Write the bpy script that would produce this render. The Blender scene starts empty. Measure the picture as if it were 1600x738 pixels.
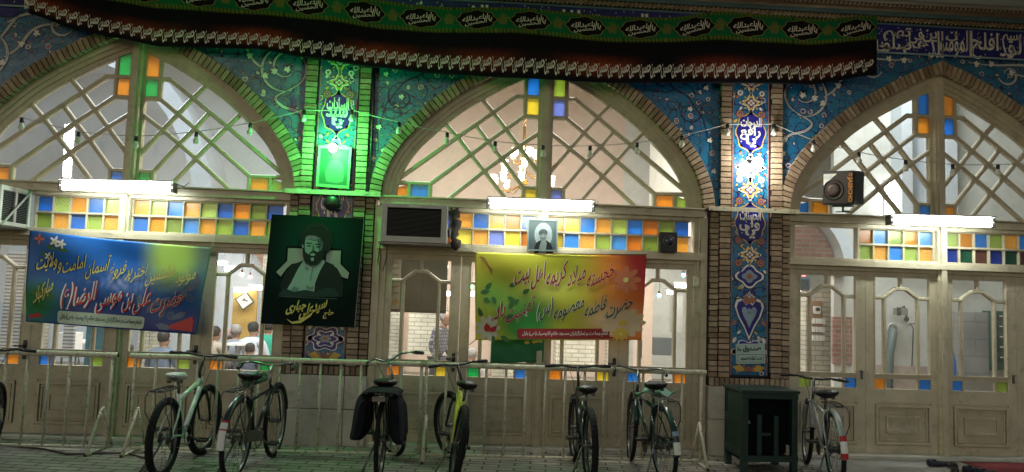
import bpy, bmesh, math, random
from mathutils import Vector, Matrix
random.seed(7)
SC = bpy.context.scene
COL = SC.collection
rad = math.radians
# ------------------------------------------------------------------ camera
FPX = 1200.0
YAW, PITCH, ROLL = rad(3.143), rad(4.728), rad(1.975)
CAM = Vector((0.0, -8.4, 1.6))
def basis(x, y, z):
    c, s = math.cos(ROLL), math.sin(ROLL); x, z = c*x-s*z, s*x+c*z
    c, s = math.cos(PITCH), math.sin(PITCH); y, z = c*y-s*z, s*y+c*z
    c, s = math.cos(YAW), math.sin(YAW); x, y = c*x+s*y, -s*x+c*y
    return Vector((x, y, z))
cd = bpy.data.cameras.new('camera'); cam = bpy.data.objects.new('camera', cd); COL.objects.link(cam)
cd.sensor_width = 36; cd.lens = 36*FPX/1600; cd.clip_end = 300; cd.clip_start = 0.05
_x, _y, _z = basis(1, 0, 0), basis(0, 0, 1), -basis(0, 1, 0)
cam.matrix_world = Matrix(((_x.x, _y.x, _z.x, CAM.x), (_x.y, _y.y, _z.y, CAM.y), (_x.z, _y.z, _z.z, CAM.z), (0, 0, 0, 1)))
SC.camera = cam
# ------------------------------------------------------------------ night sky and exposure
w = bpy.data.worlds.new('World'); SC.world = w; w.use_nodes = True
_n = w.node_tree.nodes; _bg = _n['Background']
_sky = _n.new('ShaderNodeTexSky'); _sky.sky_type = 'NISHITA'; _sky.sun_disc = False
_sky.sun_elevation = rad(19); _sky.sun_rotation = rad(200)
w.node_tree.links.new(_sky.outputs[0], _bg.inputs[0]); _bg.inputs[1].default_value = 0.039
SC.view_settings.view_transform = 'Standard'; SC.view_settings.look = 'None'
SC.view_settings.exposure = 0.42; SC.view_settings.gamma = 1
SC.cycles.use_denoising = True
SC.cycles.max_bounces = 8; SC.cycles.transparent_max_bounces = 16
SC.cycles.sample_clamp_indirect = 6
SC.cycles.caustics_reflective = False; SC.cycles.caustics_refractive = False
TUBE_E, GREEN_W, BULB_W, HALL_E = 60.0, 42.0, 17.0, 17.0

def pixx(p):                       # where a point lands across the photo, used to turn a bicycle the right way
    q = Vector(p)-CAM; return 800+FPX*q.dot(basis(1, 0, 0))/q.dot(basis(0, 1, 0))
def P(px, py, y=0.0):            # photo pixel -> point on the vertical plane Y = y
    d = basis((px-800)/FPX, 1, -(py-369)/FPX); return CAM + d*((y-CAM.y)/d.y)
def G(px, py, z=0.0):            # photo pixel -> point on the horizontal plane Z = z
    d = basis((px-800)/FPX, 1, -(py-369)/FPX); return CAM + d*((z-CAM.z)/d.z)

# ------------------------------------------------------------------ materials
def mat(name, col, rough=0.6, metal=0.0, var=0.15, scale=6.0, bump=0.0, bscale=60.0, dirt=None, dirt_amt=0.5, emit=None, spec=0.5, coat=0.0):
    m = bpy.data.materials.new(name); m.use_nodes = True
    nt = m.node_tree; N = nt.nodes; L = nt.links; b = N['Principled BSDF']
    b.inputs['Roughness'].default_value = rough; b.inputs['Metallic'].default_value = metal
    b.inputs['Specular IOR Level'].default_value = spec
    b.inputs['Coat Weight'].default_value = coat
    tc = N.new('ShaderNodeTexCoord')
    if var > 0 or dirt:
        no = N.new('ShaderNodeTexNoise'); no.inputs['Scale'].default_value = scale; no.inputs['Detail'].default_value = 6
        L.new(tc.outputs['Object'], no.inputs['Vector'])
        r = N.new('ShaderNodeValToRGB'); r.color_ramp.elements[0].position = 0.3; r.color_ramp.elements[1].position = 0.7
        r.color_ramp.elements[0].color = tuple(c*(1-var) for c in col)+(1,); r.color_ramp.elements[1].color = tuple(min(1, c*(1+var)) for c in col)+(1,)
        L.new(no.outputs['Fac'], r.inputs[0]); out = r.outputs[0]
        if dirt:
            n2 = N.new('ShaderNodeTexNoise'); n2.inputs['Scale'].default_value = scale*2.3; n2.inputs['Detail'].default_value = 10; n2.inputs['Roughness'].default_value = 0.7
            L.new(tc.outputs['Object'], n2.inputs['Vector'])
            r2 = N.new('ShaderNodeValToRGB'); r2.color_ramp.elements[0].position = 0.52; r2.color_ramp.elements[1].position = 0.70
            r2.color_ramp.elements[0].color = (0, 0, 0, 1); r2.color_ramp.elements[1].color = (dirt_amt,)*3+(1,)
            L.new(n2.outputs['Fac'], r2.inputs[0])
            mx = N.new('ShaderNodeMixRGB'); L.new(r2.outputs[0], mx.inputs[0]); L.new(out, mx.inputs[1]); mx.inputs[2].default_value = tuple(dirt)+(1,)
            out = mx.outputs[0]
        L.new(out, b.inputs['Base Color'])
    else:
        b.inputs['Base Color'].default_value = tuple(col)+(1,)
    if bump > 0:
        nb = N.new('ShaderNodeTexNoise'); nb.inputs['Scale'].default_value = bscale; nb.inputs['Detail'].default_value = 4
        L.new(tc.outputs['Object'], nb.inputs['Vector'])
        bp = N.new('ShaderNodeBump'); bp.inputs['Strength'].default_value = bump; bp.inputs['Distance'].default_value = 0.01
        L.new(nb.outputs['Fac'], bp.inputs['Height']); L.new(bp.outputs[0], b.inputs['Normal'])
    if emit:
        b.inputs['Emission Color'].default_value = tuple(emit[:3])+(1,); b.inputs['Emission Strength'].default_value = emit[3]
    return m
def emitter(name, col, s):
    return mat(name, (0.8, 0.8, 0.8), 0.4, var=0, emit=tuple(col)+(s,))
def vcol_mat(name, rough=0.6, spec=0.4, bump=0.0):
    m = mat(name, (0.5, 0.5, 0.5), rough, var=0, bump=bump, bscale=40, spec=spec); N = m.node_tree.nodes
    a = N.new('ShaderNodeVertexColor'); a.layer_name = 'Col'
    m.node_tree.links.new(a.outputs['Color'], N['Principled BSDF'].inputs['Base Color']); return m
def pane(name, col, clear=0.5, tex=48.0, rough=0.25):
    # coloured patterned glass: lets tinted light through, glows from the hall behind, and has a surface sheen
    m = bpy.data.materials.new(name); m.use_nodes = True; nt = m.node_tree; N = nt.nodes; L = nt.links
    N.remove(N['Principled BSDF']); o = N['Material Output']
    tc = N.new('ShaderNodeTexCoord')
    mp = N.new('ShaderNodeMapping'); mp.inputs['Rotation'].default_value = (0, rad(45), 0); L.new(tc.outputs['Object'], mp.inputs[0])
    ck = N.new('ShaderNodeTexVoronoi'); ck.inputs['Scale'].default_value = tex; ck.inputs['Randomness'].default_value = 0.25; L.new(mp.outputs[0], ck.inputs[0])
    rp = N.new('ShaderNodeValToRGB'); rp.color_ramp.elements[0].color = tuple(c*0.72 for c in col)+(1,); rp.color_ramp.elements[1].color = tuple(min(1, c*1.15+0.03) for c in col)+(1,)
    rp.color_ramp.elements[1].position = 0.6
    L.new(ck.outputs['Distance'], rp.inputs[0])
    bp = N.new('ShaderNodeBump'); bp.inputs['Strength'].default_value = 0.5; bp.inputs['Distance'].default_value = 0.004; L.new(ck.outputs['Distance'], bp.inputs['Height'])
    tl = N.new('ShaderNodeBsdfTranslucent'); tr = N.new('ShaderNodeBsdfTransparent'); gl = N.new('ShaderNodeBsdfGlossy')
    df = N.new('ShaderNodeBsdfDiffuse')
    for s in (tl, tr, df): L.new(rp.outputs[0], s.inputs['Color'])
    gl.inputs['Roughness'].default_value = rough; L.new(bp.outputs[0], gl.inputs['Normal']); L.new(bp.outputs[0], df.inputs['Normal'])
    m1 = N.new('ShaderNodeMixShader'); m1.inputs[0].default_value = clear; L.new(tl.outputs[0], m1.inputs[1]); L.new(tr.outputs[0], m1.inputs[2])
    m2 = N.new('ShaderNodeMixShader'); m2.inputs[0].default_value = 0.25; L.new(m1.outputs[0], m2.inputs[1]); L.new(df.outputs[0], m2.inputs[2])
    m3 = N.new('ShaderNodeMixShader'); m3.inputs[0].default_value = 0.06; L.new(m2.outputs[0], m3.inputs[1]); L.new(gl.outputs[0], m3.inputs[2])
    L.new(m3.outputs[0], o.inputs[0]); return m
def clear_glass():
    m = bpy.data.materials.new('clear_glass'); m.use_nodes = True; nt = m.node_tree; N = nt.nodes; L = nt.links
    N.remove(N['Principled BSDF']); o = N['Material Output']
    tr = N.new('ShaderNodeBsdfTransparent'); tr.inputs[0].default_value = (0.90, 0.94, 0.92, 1)
    gl = N.new('ShaderNodeBsdfGlossy'); gl.inputs['Roughness'].default_value = 0.04
    df = N.new('ShaderNodeBsdfDiffuse'); df.inputs[0].default_value = (0.55, 0.56, 0.52, 1)
    tc = N.new('ShaderNodeTexCoord'); no = N.new('ShaderNodeTexNoise'); no.inputs['Scale'].default_value = 3.5; no.inputs['Detail'].default_value = 9; no.inputs['Roughness'].default_value = 0.75
    L.new(tc.outputs['Object'], no.inputs[0]); mr = N.new('ShaderNodeMapRange'); mr.inputs[1].default_value = 0.35; mr.inputs[2].default_value = 0.8; mr.inputs[3].default_value = 0.07; mr.inputs[4].default_value = 0.28
    L.new(no.outputs['Fac'], mr.inputs[0])
    m0 = N.new('ShaderNodeMixShader'); L.new(mr.outputs[0], m0.inputs[0]); L.new(tr.outputs[0], m0.inputs[1]); L.new(df.outputs[0], m0.inputs[2])
    fr = N.new('ShaderNodeFresnel'); fr.inputs[0].default_value = 1.45
    mx = N.new('ShaderNodeMixShader'); L.new(fr.outputs[0], mx.inputs[0]); L.new(m0.outputs[0], mx.inputs[1]); L.new(gl.outputs[0], mx.inputs[2])
    L.new(mx.outputs[0], o.inputs[0]); return m
def tile_mat():
    # glazed faience with vines and small flowers, base turquoise
    m = bpy.data.materials.new('glazed_tiles'); m.use_nodes = True; nt = m.node_tree; N = nt.nodes; L = nt.links; b = N['Principled BSDF']
    tc = N.new('ShaderNodeTexCoord'); sep = N.new('ShaderNodeSeparateXYZ'); L.new(tc.outputs['Object'], sep.inputs[0])
    cb = N.new('ShaderNodeCombineXYZ'); L.new(sep.outputs[0], cb.inputs[0]); L.new(sep.outputs[2], cb.inputs[1])
    def math_(op, a, bb=None):
        n = N.new('ShaderNodeMath'); n.operation = op
        for i, v in enumerate((a, bb)):
            if v is None: continue
            if isinstance(v, (int, float)): n.inputs[i].default_value = v
            else: L.new(v, n.inputs[i])
        return n.outputs[0]
    def mix(f, a, c):
        n = N.new('ShaderNodeMixRGB'); L.new(f, n.inputs[0])
        for i, v in ((1, a), (2, c)):
            if isinstance(v, tuple): n.inputs[i].default_value = v+(1,)
            else: L.new(v, n.inputs[i])
        return n.outputs[0]
    no = N.new('ShaderNodeTexNoise'); no.inputs['Scale'].default_value = 2.2; L.new(cb.outputs[0], no.inputs[0])
    rp = N.new('ShaderNodeValToRGB'); rp.color_ramp.elements[0].position = .3; rp.color_ramp.elements[1].position = .7
    rp.color_ramp.elements[0].color = (0.005, 0.085, 0.23, 1); rp.color_ramp.elements[1].color = (0.010, 0.19, 0.37, 1); L.new(no.outputs[0], rp.inputs[0])
    col = rp.outputs[0]
    # vines: contour lines of a smooth noise
    for sc_, wd, c in ((5.5, 0.013, (0.008, 0.012, 0.05)), (9.0, 0.012, (0.012, 0.03, 0.09)), (14.0, 0.012, (0.05, 0.13, 0.12))):
        v = N.new('ShaderNodeTexNoise'); v.inputs['Scale'].default_value = sc_; v.inputs['Detail'].default_value = 0.5; L.new(cb.outputs[0], v.inputs[0])
        f = math_('LESS_THAN', math_('ABSOLUTE', math_('SUBTRACT', v.outputs[0], 0.5)), wd); col = mix(f, col, c)
    # leaves and flowers
    for sc_, parts in ((24.0, ((0.26, (0.02, 0.02, 0.14)), (0.19, (0.40, 0.30, 0.06)))), (8.5, ((0.33, (0.015, 0.012, 0.07)), (0.27, (0.50, 0.50, 0.47)), (0.17, (0.03, 0.02, 0.20)), (0.09, (0.50, 0.22, 0.10)))), (16.0, ((0.25, (0.03, 0.02, 0.16)), (0.16, (0.20, 0.09, 0.16))))):
        v = N.new('ShaderNodeTexVoronoi'); v.inputs['Scale'].default_value = sc_; v.inputs['Randomness'].default_value = 0.85; L.new(cb.outputs[0], v.inputs[0])
        ang = N.new('ShaderNodeTexNoise'); ang.inputs['Scale'].default_value = sc_*2.2; L.new(cb.outputs[0], ang.inputs[0])
        sx = N.new('ShaderNodeSeparateXYZ'); L.new(v.outputs['Color'], sx.inputs[0])
        keep = math_('GREATER_THAN', sx.outputs[0], 0.30)
        d = math_('ADD', v.outputs['Distance'], math_('MULTIPLY', math_('SUBTRACT', ang.outputs[0], 0.5), 0.35))
        for r_, c in parts:
            f = math_('MULTIPLY', math_('LESS_THAN', d, r_), keep); col = mix(f, col, c)
    # tile joints every 0.2 m
    for o_ in (0, 2):
        fr = math_('FRACT', math_('MULTIPLY', sep.outputs[o_], 4.8)); f = math_('LESS_THAN', fr, 0.015); col = mix(f, col, (0.05, 0.11, 0.15))
    L.new(col, b.inputs['Base Color']); b.inputs['Roughness'].default_value = 0.28
    n3 = N.new('ShaderNodeTexNoise'); n3.inputs['Scale'].default_value = 9; L.new(tc.outputs['Object'], n3.inputs[0])
    bp = N.new('ShaderNodeBump'); bp.inputs['Strength'].default_value = 0.25; bp.inputs['Distance'].default_value = 0.02; L.new(n3.outputs[0], bp.inputs['Height']); L.new(bp.outputs[0], b.inputs['Normal'])
    return m
def brick_mat(name, c1, c2, mortar, bw=0.22, bh=0.06, ms=0.012, rough=0.8, rot=(rad(90), 0, 0), bump=0.5):
    m = bpy.data.materials.new(name); m.use_nodes = True; nt = m.node_tree; N = nt.nodes; L = nt.links; b = N['Principled BSDF']
    tc = N.new('ShaderNodeTexCoord'); mp = N.new('ShaderNodeMapping'); mp.inputs['Rotation'].default_value = rot; L.new(tc.outputs['Object'], mp.inputs[0])
    br = N.new('ShaderNodeTexBrick'); br.inputs['Scale'].default_value = 1; br.inputs['Brick Width'].default_value = bw; br.inputs['Row Height'].default_value = bh; br.inputs['Mortar Size'].default_value = ms
    br.inputs['Color1'].default_value = c1+(1,); br.inputs['Color2'].default_value = c2+(1,); br.inputs['Mortar'].default_value = mortar+(1,); br.inputs['Mortar Smooth'].default_value = 0.2
    L.new(mp.outputs[0], br.inputs[0])
    no = N.new('ShaderNodeTexNoise'); no.inputs['Scale'].default_value = 1.7; no.inputs['Detail'].default_value = 8; L.new(tc.outputs['Object'], no.inputs[0])
    rp = N.new('ShaderNodeValToRGB'); rp.color_ramp.elements[0].position = .3; rp.color_ramp.elements[0].color = (0.55, 0.55, 0.55, 1); rp.color_ramp.elements[1].position = .7; L.new(no.outputs[0], rp.inputs[0])
    mx = N.new('ShaderNodeMixRGB'); mx.blend_type = 'MULTIPLY'; mx.inputs[0].default_value = 1; L.new(br.outputs['Color'], mx.inputs[1]); L.new(rp.outputs[0], mx.inputs[2])
    L.new(mx.outputs[0], b.inputs['Base Color']); b.inputs['Roughness'].default_value = rough
    iv = N.new('ShaderNodeMath'); iv.operation = 'SUBTRACT'; iv.inputs[0].default_value = 1; L.new(br.outputs['Fac'], iv.inputs[1])
    bp = N.new('ShaderNodeBump'); bp.inputs['Strength'].default_value = bump; bp.inputs['Distance'].default_value = 0.006; L.new(iv.outputs[0], bp.inputs['Height']); L.new(bp.outputs[0], b.inputs['Normal'])
    return m

M = {}
M['paint'] = mat('cream_frame_paint', (0.44, 0.40, 0.285), 0.42, var=0.10, scale=5, bump=0.12, bscale=25, dirt=(0.17, 0.14, 0.09), dirt_amt=0.5)
M['brick_a'] = mat('buff_brick', (0.28, 0.21, 0.14), 0.85, var=0.25, scale=9, bump=0.6, bscale=90, dirt=(0.12, 0.08, 0.05))
M['brick_b'] = mat('pale_brick', (0.36, 0.285, 0.195), 0.85, var=0.2, scale=11, bump=0.6, bscale=90, dirt=(0.16, 0.11, 0.07))
M['brick_c'] = mat('ochre_brick', (0.21, 0.15, 0.095), 0.85, var=0.25, scale=7, bump=0.6, bscale=90)
M['mortar'] = mat('dark_mortar', (0.018, 0.015, 0.014), 0.95, var=0.2)
M['wall'] = mat('rough_wall', (0.20, 0.17, 0.13), 0.9, var=0.2, bump=0.3)
M['tile'] = tile_mat()
M['tile_line'] = mat('tile_outline_black', (0.012, 0.013, 0.04), 0.3, var=0.1)
M['tile_white'] = mat('tile_white_glaze', (0.70, 0.70, 0.66), 0.3, var=0.12)
M['tile_navy'] = mat('tile_navy_glaze', (0.012, 0.012, 0.19), 0.28, var=0.35, scale=10, bump=0.15, bscale=12)
M['tile_yellow'] = mat('tile_ochre_glaze', (0.55, 0.36, 0.06), 0.3, var=0.15)
M['tile_brown'] = mat('tile_brown_glaze', (0.33, 0.13, 0.07), 0.3, var=0.15)
M['tile_grey'] = mat('tile_greyblue_glaze', (0.24, 0.33, 0.42), 0.3, var=0.2)
M['tile_teal'] = mat('tile_teal_glaze', (0.01, 0.19, 0.20), 0.3, var=0.2)
M['stone'] = mat('grey_marble', (0.47, 0.46, 0.39), 0.5, var=0.14, scale=3, bump=0.1, dirt=(0.18, 0.17, 0.13), dirt_amt=0.5)
M['plaster'] = mat('grey_soffit_plaster', (0.42, 0.40, 0.36), 0.85, var=0.08, scale=1.2, bump=0.1)
M['lightblue'] = mat('pale_blue_strip', (0.10, 0.20, 0.25), 0.5)
M['clear'] = clear_glass()
M['g_blue'] = pane('blue_glass', (0.10, 0.42, 0.95)); M['g_orange'] = pane('orange_glass', (0.95, 0.50, 0.08)); M['g_green'] = pane('lime_glass', (0.50, 0.64, 0.20))
M['g_yellow'] = pane('yellow_glass', (0.85, 0.76, 0.14)); M['g_violet'] = pane('periwinkle_glass', (0.36, 0.45, 0.90)); M['g_emerald'] = pane('emerald_glass', (0.04, 0.60, 0.24))
PV = {}
for _k, _c in (('g_blue', (0.10, 0.42, 0.95)), ('g_orange', (0.95, 0.50, 0.08)), ('g_green', (0.50, 0.64, 0.20)), ('g_yellow', (0.85, 0.76, 0.14)), ('g_violet', (0.36, 0.45, 0.90))):
    PV[_k] = [M[_k], pane(_k[2:]+'_glass_deep', tuple(x*.72 for x in _c), .35, 60), pane(_k[2:]+'_glass_pale', tuple(min(1, x*1.0+.10) for x in _c), .6, 38)]
M['g_navy'] = pane('navy_glass', (0.02, 0.07, 0.42)); M['g_bottle'] = pane('bottle_glass', (0.01, 0.14, 0.07)); M['g_umber'] = pane('umber_glass', (0.20, 0.09, 0.05))
M['black'] = mat('black_plastic', (0.012, 0.012, 0.013), 0.45, var=0.2)
M['rubber'] = mat('tyre_rubber', (0.009, 0.009, 0.009), 0.85, var=0.3, scale=30, bump=0.2, spec=0.25)
M['chrome'] = mat('worn_chrome', (0.26, 0.26, 0.25), 0.28, 1.0, var=0.15, scale=20)
M['steel'] = mat('dull_steel', (0.14, 0.14, 0.135), 0.45, 1.0, var=0.25, scale=20)
M['white_paint'] = mat('white_metal', (0.62, 0.62, 0.58), 0.4, var=0.06)
M['rail'] = mat('chipped_rail_paint', (0.55, 0.54, 0.40), 0.45, var=0.08, scale=12, dirt=(0.05, 0.035, 0.02), dirt_amt=0.9)
M['wire'] = mat('pale_cable', (0.35, 0.36, 0.32), 0.5, var=0)
M['dkwire'] = mat('dark_cable', (0.05, 0.06, 0.05), 0.5, var=0)
M['vc'] = vcol_mat('printed_vinyl', 0.42, 0.35); M['vc_dull'] = vcol_mat('printed_board', 0.8, 0.12); M['vc_cloth'] = vcol_mat('printed_cloth', 0.85, 0.15, bump=0.3)
M['tube'] = emitter('fluorescent_tube', (0.93, 1.0, 0.93), TUBE_E)
M['bulb_glass'] = mat('milk_bulb', (0.62, 0.62, 0.56), 0.15, var=0)
M['red'] = mat('red_print', (0.42, 0.012, 0.02), 0.45, var=0.08)
M['gold'] = mat('gold_print', (0.60, 0.42, 0.05), 0.45, var=0.1)
M['goldpale'] = mat('pale_gold_print', (0.62, 0.58, 0.18), 0.45, var=0.1)
M['whitep'] = mat('white_print', (0.72, 0.72, 0.68), 0.5, var=0.03)
M['dgreen'] = mat('dark_green_print', (0.005, 0.05, 0.03), 0.45, var=0.1)
M['lgreen'] = mat('leaf_green_print', (0.02, 0.13, 0.03), 0.45, var=0.2)
M['blackp'] = mat('black_print', (0.006, 0.007, 0.009), 0.8, var=0, spec=0.12)
def flat(name, c, r=0.5): 
    if name not in M: M[name] = mat(name, c, r, var=0.06)
    return M[name]

# ------------------------------------------------------------------ mesh builder
class MB:
    def __init__(s): s.v = []; s.f = []; s.m = []; s.sm = []; s.mats = []; s.col = None
    def mi(s, m):
        if m not in s.mats: s.mats.append(m)
        return s.mats.index(m)
    def face(s, idx, m, sm=False): s.f.append(idx); s.m.append(s.mi(m)); s.sm.append(sm)
    def poly(s, pts, m):
        b = len(s.v); s.v += [tuple(p) for p in pts]; s.face(tuple(range(b, b+len(pts))), m)
    def box(s, x0, x1, y0, y1, z0, z1, m): s.obox(Matrix.Translation(((x0+x1)/2, (y0+y1)/2, (z0+z1)/2)), abs(x1-x0), abs(y1-y0), abs(z1-z0), m)
    def obox(s, mt, sx, sy, sz, m, bev=0.0):
        b = len(s.v)
        for z in (-1, 1):
            for y in (-1, 1):
                for x in (-1, 1): s.v.append(tuple(mt @ Vector((x*sx/2, y*sy/2, z*sz/2))))
        for q in ((0, 1, 5, 4), (3, 2, 6, 7), (2, 0, 4, 6), (1, 3, 7, 5), (4, 5, 7, 6), (2, 3, 1, 0)): s.face(tuple(b+i for i in q), m)
    def rbox(s, mt, sx, sy, sz, r, m, n=3):          # box rounded in its local xz plane, depth along y
        pts = []
        for cx, cz, a0 in ((1, 1, 0), (-1, 1, 90), (-1, -1, 180), (1, -1, 270)):
            for k in range(n+1):
                a = rad(a0+90*k/n); pts.append((cx*(sx/2-r)+r*math.cos(a), cz*(sz/2-r)+r*math.sin(a)))
        s.prism(pts, -sy/2, sy/2, m, mt)
    def prism(s, pts, y0, y1, m, mt=None, side=None):  # 2-D outline in xz, extruded in y; counterclockwise seen from -y
        mt = mt or Matrix(); n = len(pts); b = len(s.v)
        for y in (y0, y1):
            for x, z in pts: s.v.append(tuple(mt @ Vector((x, y, z))))
        s.face(tuple(range(b, b+n)), m); s.face(tuple(range(b+2*n-1, b+n-1, -1)), m)
        for i in range(n): j = (i+1) % n; s.face((b+i, b+n+i, b+n+j, b+j), side or m)
    def bar(s, a, c, wd, y0, y1, m, ch=0.014):        # moulded wooden glazing bar between (x,z) points
        a = Vector(a); c = Vector(c); d = (c-a).normalized(); n = Vector((-d.y, d.x)); b = len(s.v)
        prof = ((-wd/2, y1), (-wd/2, y0+ch), (-wd*.27, y0), (wd*.27, y0), (wd/2, y0+ch), (wd/2, y1))
        for p in (a, c):
            for o, y in prof: s.v.append((p.x+n.x*o, y, p.y+n.y*o))
        for i in range(5): s.face((b+i, b+i+1, b+7+i, b+6+i), m)
        s.face((b+5, b, b+6, b+11), m); s.face(tuple(b+5-i for i in range(6)), m); s.face(tuple(b+6+i for i in range(6)), m)
    def tube(s, path, r, m, seg=8, closed=False, cap=True):
        path = [Vector(p) for p in path]; n = len(path); b = len(s.v); up = None
        for i, p in enumerate(path):
            if closed: t = (path[(i+1) % n]-path[i-1]).normalized()
            else: t = (path[min(i+1, n-1)]-path[max(i-1, 0)]).normalized()
            if up is None:
                up = Vector((0, 0, 1)) if abs(t.z) < .9 else Vector((1, 0, 0))
            sx = t.cross(up); 
            if sx.length < 1e-6: sx = t.cross(Vector((1, 0.1, 0)))
            sx.normalize(); up = sx.cross(t).normalized()
            rr = r[i] if isinstance(r, (list, tuple)) else r
            for k in range(seg):
                a = 2*math.pi*k/seg; s.v.append(tuple(p+sx*math.cos(a)*rr+up*math.sin(a)*rr))
        for i in range(n if closed else n-1):
            j = (i+1) % n
            for k in range(seg): l = (k+1) % seg; s.face((b+i*seg+k, b+i*seg+l, b+j*seg+l, b+j*seg+k), m, True)
        if cap and not closed:
            s.face(tuple(b+k for k in reversed(range(seg))), m); s.face(tuple(b+(n-1)*seg+k for k in range(seg)), m)
    def lathe(s, prof, m, seg=16, mt=None):            # profile (r, z) about local z
        mt = mt or Matrix(); b = len(s.v); n = len(prof)
        for r, z in prof:
            for k in range(seg): a = 2*math.pi*k/seg; s.v.append(tuple(mt @ Vector((r*math.cos(a), r*math.sin(a), z))))
        for i in range(n-1):
            for k in range(seg): l = (k+1) % seg; s.face((b+i*seg+k, b+i*seg+l, b+(i+1)*seg+l, b+(i+1)*seg+k), m, True)
        if prof[0][0] > 1e-4: s.face(tuple(b+k for k in reversed(range(seg))), m)
        if prof[-1][0] > 1e-4: s.face(tuple(b+(n-1)*seg+k for k in range(seg)), m)
    def torus(s, R, r, m, mt=None, seg=40, rs=8, sy=1.0, knob=0):
        mt = mt or Matrix(); b = len(s.v)
        for i in range(seg):
            a = 2*math.pi*i/seg
            for k in range(rs):
                t = 2*math.pi*k/rs; rr = r*(1+(knob if (i % 2 and math.cos(t) > 0.2) else 0))
                s.v.append(tuple(mt @ Vector(((R+rr*math.cos(t))*math.cos(a), rr*sy*math.sin(t), (R+rr*math.cos(t))*math.sin(a)))))
        for i in range(seg):
            j = (i+1) % seg
            for k in range(rs): l = (k+1) % rs; s.face((b+i*rs+k, b+i*rs+l, b+j*rs+l, b+j*rs+k), m, not knob)
    def ball(s, c, r, m, seg=12, sz=1.0):
        n = 7; s.lathe([(max(1e-5, r*math.sin(math.pi*i/n)), -r*sz*math.cos(math.pi*i/n)) for i in range(n+1)], m, seg, Matrix.Translation(Vector(c)))
    def grid(s, fn, nu, nv, m, colfn=None, sm=True, back=None):
        b = len(s.v); 
        if colfn and s.col is None: s.col = {}
        for j in range(nv+1):
            for i in range(nu+1):
                u, v = i/nu, j/nv; s.v.append(tuple(fn(u, v)))
                if colfn: s.col[len(s.v)-1] = colfn(u, v)
        for j in range(nv):
            for i in range(nu): q = b+j*(nu+1)+i; s.face((q, q+nu+1, q+nu+2, q+1), m, sm)
        return b
    def build(s, name, parent=None, bevel=0.0, loc=None):
        me = bpy.data.meshes.new(name); me.from_pydata(s.v, [], s.f)
        for m in s.mats: me.materials.append(m)
        me.polygons.foreach_set('material_index', s.m); me.polygons.foreach_set('use_smooth', s.sm)
        if s.col:
            ca = me.color_attributes.new('Col', 'FLOAT_COLOR', 'POINT')
            for i in range(len(s.v)): c = s.col.get(i, (0.5, 0.5, 0.5)); ca.data[i].color = (c[0], c[1], c[2], 1)
        me.update(); o = bpy.data.objects.new(name, me); COL.objects.link(o)
        if parent: o.parent = parent
        if loc: o.location = loc
        if bevel:
            bv = o.modifiers.new('bevel', 'BEVEL'); bv.width = bevel; bv.segments = 2; bv.limit_method = 'ANGLE'
        return o
def tag(o, label, cat, group=None):
    o['label'] = label; o['category'] = cat
    if group: o['group'] = group
    return o
def thing(name, label, cat, loc=(0, 0, 0), rz=0, group=None):
    o = bpy.data.objects.new(name, None); COL.objects.link(o); o.location = loc; o.rotation_euler = (0, 0, rz); o.empty_display_size = 0.1
    return tag(o, label, cat, group)
def struct(o, kind='structure'): o['kind'] = kind; return o
def T(*a): return Matrix.Translation(Vector(a))
def RX(a): return Matrix.Rotation(rad(a), 4, 'X')
def RY(a): return Matrix.Rotation(rad(a), 4, 'Y')
def RZ(a): return Matrix.Rotation(rad(a), 4, 'Z')

# ------------------------------------------------------------------ Persian lettering
_AR = {}
for c, b in (('آ',0xFE81),('أ',0xFE83),('ؤ',0xFE85),('ا',0xFE8D),('ة',0xFE93),('د',0xFEA9),('ذ',0xFEAB),('ر',0xFEAD),('ز',0xFEAF),('و',0xFEED)): _AR[c] = (b, b+1, None, None)
for c, b in (('ب',0xFE8F),('ت',0xFE95),('ج',0xFE9D),('ح',0xFEA1),('خ',0xFEA5),('س',0xFEB1),('ش',0xFEB5),('ص',0xFEB9),('ض',0xFEBD),('ط',0xFEC1),('ع',0xFEC9),('غ',0xFECD),('ف',0xFED1),('ق',0xFED5),('ک',0xFED9),('ل',0xFEDD),('م',0xFEE1),('ن',0xFEE5),('ه',0xFEE9),('ی',0xFBFC),('پ',0xFB56),('گ',0xFB92)): _AR[c] = (b, b+1, b+2, b+3)
_AR['ء'] = (0xFE80, None, None, None)
def shape(s):
    out = []; prev = False; s = s.replace('لا', '\ue000')
    for i, c in enumerate(s):
        nx = s[i+1] if i+1 < len(s) else ' '
        cn = (nx in _AR and _AR[nx][1] is not None) or nx in '\ue000ـ'
        if c == '\ue000': out.append(chr(0xFEFC if prev else 0xFEFB)); prev = False
        elif c == 'ـ': out.append(c); prev = True
        elif c in _AR:
            iso, fin, ini, med = _AR[c]; j = ini is not None and cn
            out.append(chr((med if j else fin) if (prev and fin) else (ini if j else iso))); prev = j
        else: out.append({'(': ')', ')': '('}.get(c, c)); prev = False
    return ''.join(reversed(out))
_gc = {}
def glyphs(s, bold=0.0, raw=False):
    k = (s, bold)
    if k not in _gc:
        cu = bpy.data.curves.new('lettering', 'FONT'); cu.body = s if raw else shape(s); cu.offset = bold; cu.resolution_u = 2
        o = bpy.data.objects.new('lettering', cu); COL.objects.link(o); bpy.context.view_layer.update()
        me = o.evaluated_get(bpy.context.evaluated_depsgraph_get()).to_mesh()
        vs = [(v.co.x, v.co.y) for v in me.vertices]; fs = [tuple(p.vertices) for p in me.polygons]
        bpy.data.objects.remove(o); bpy.data.curves.remove(cu)
        _gc[k] = (vs, fs)
    return _gc[k]
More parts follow.
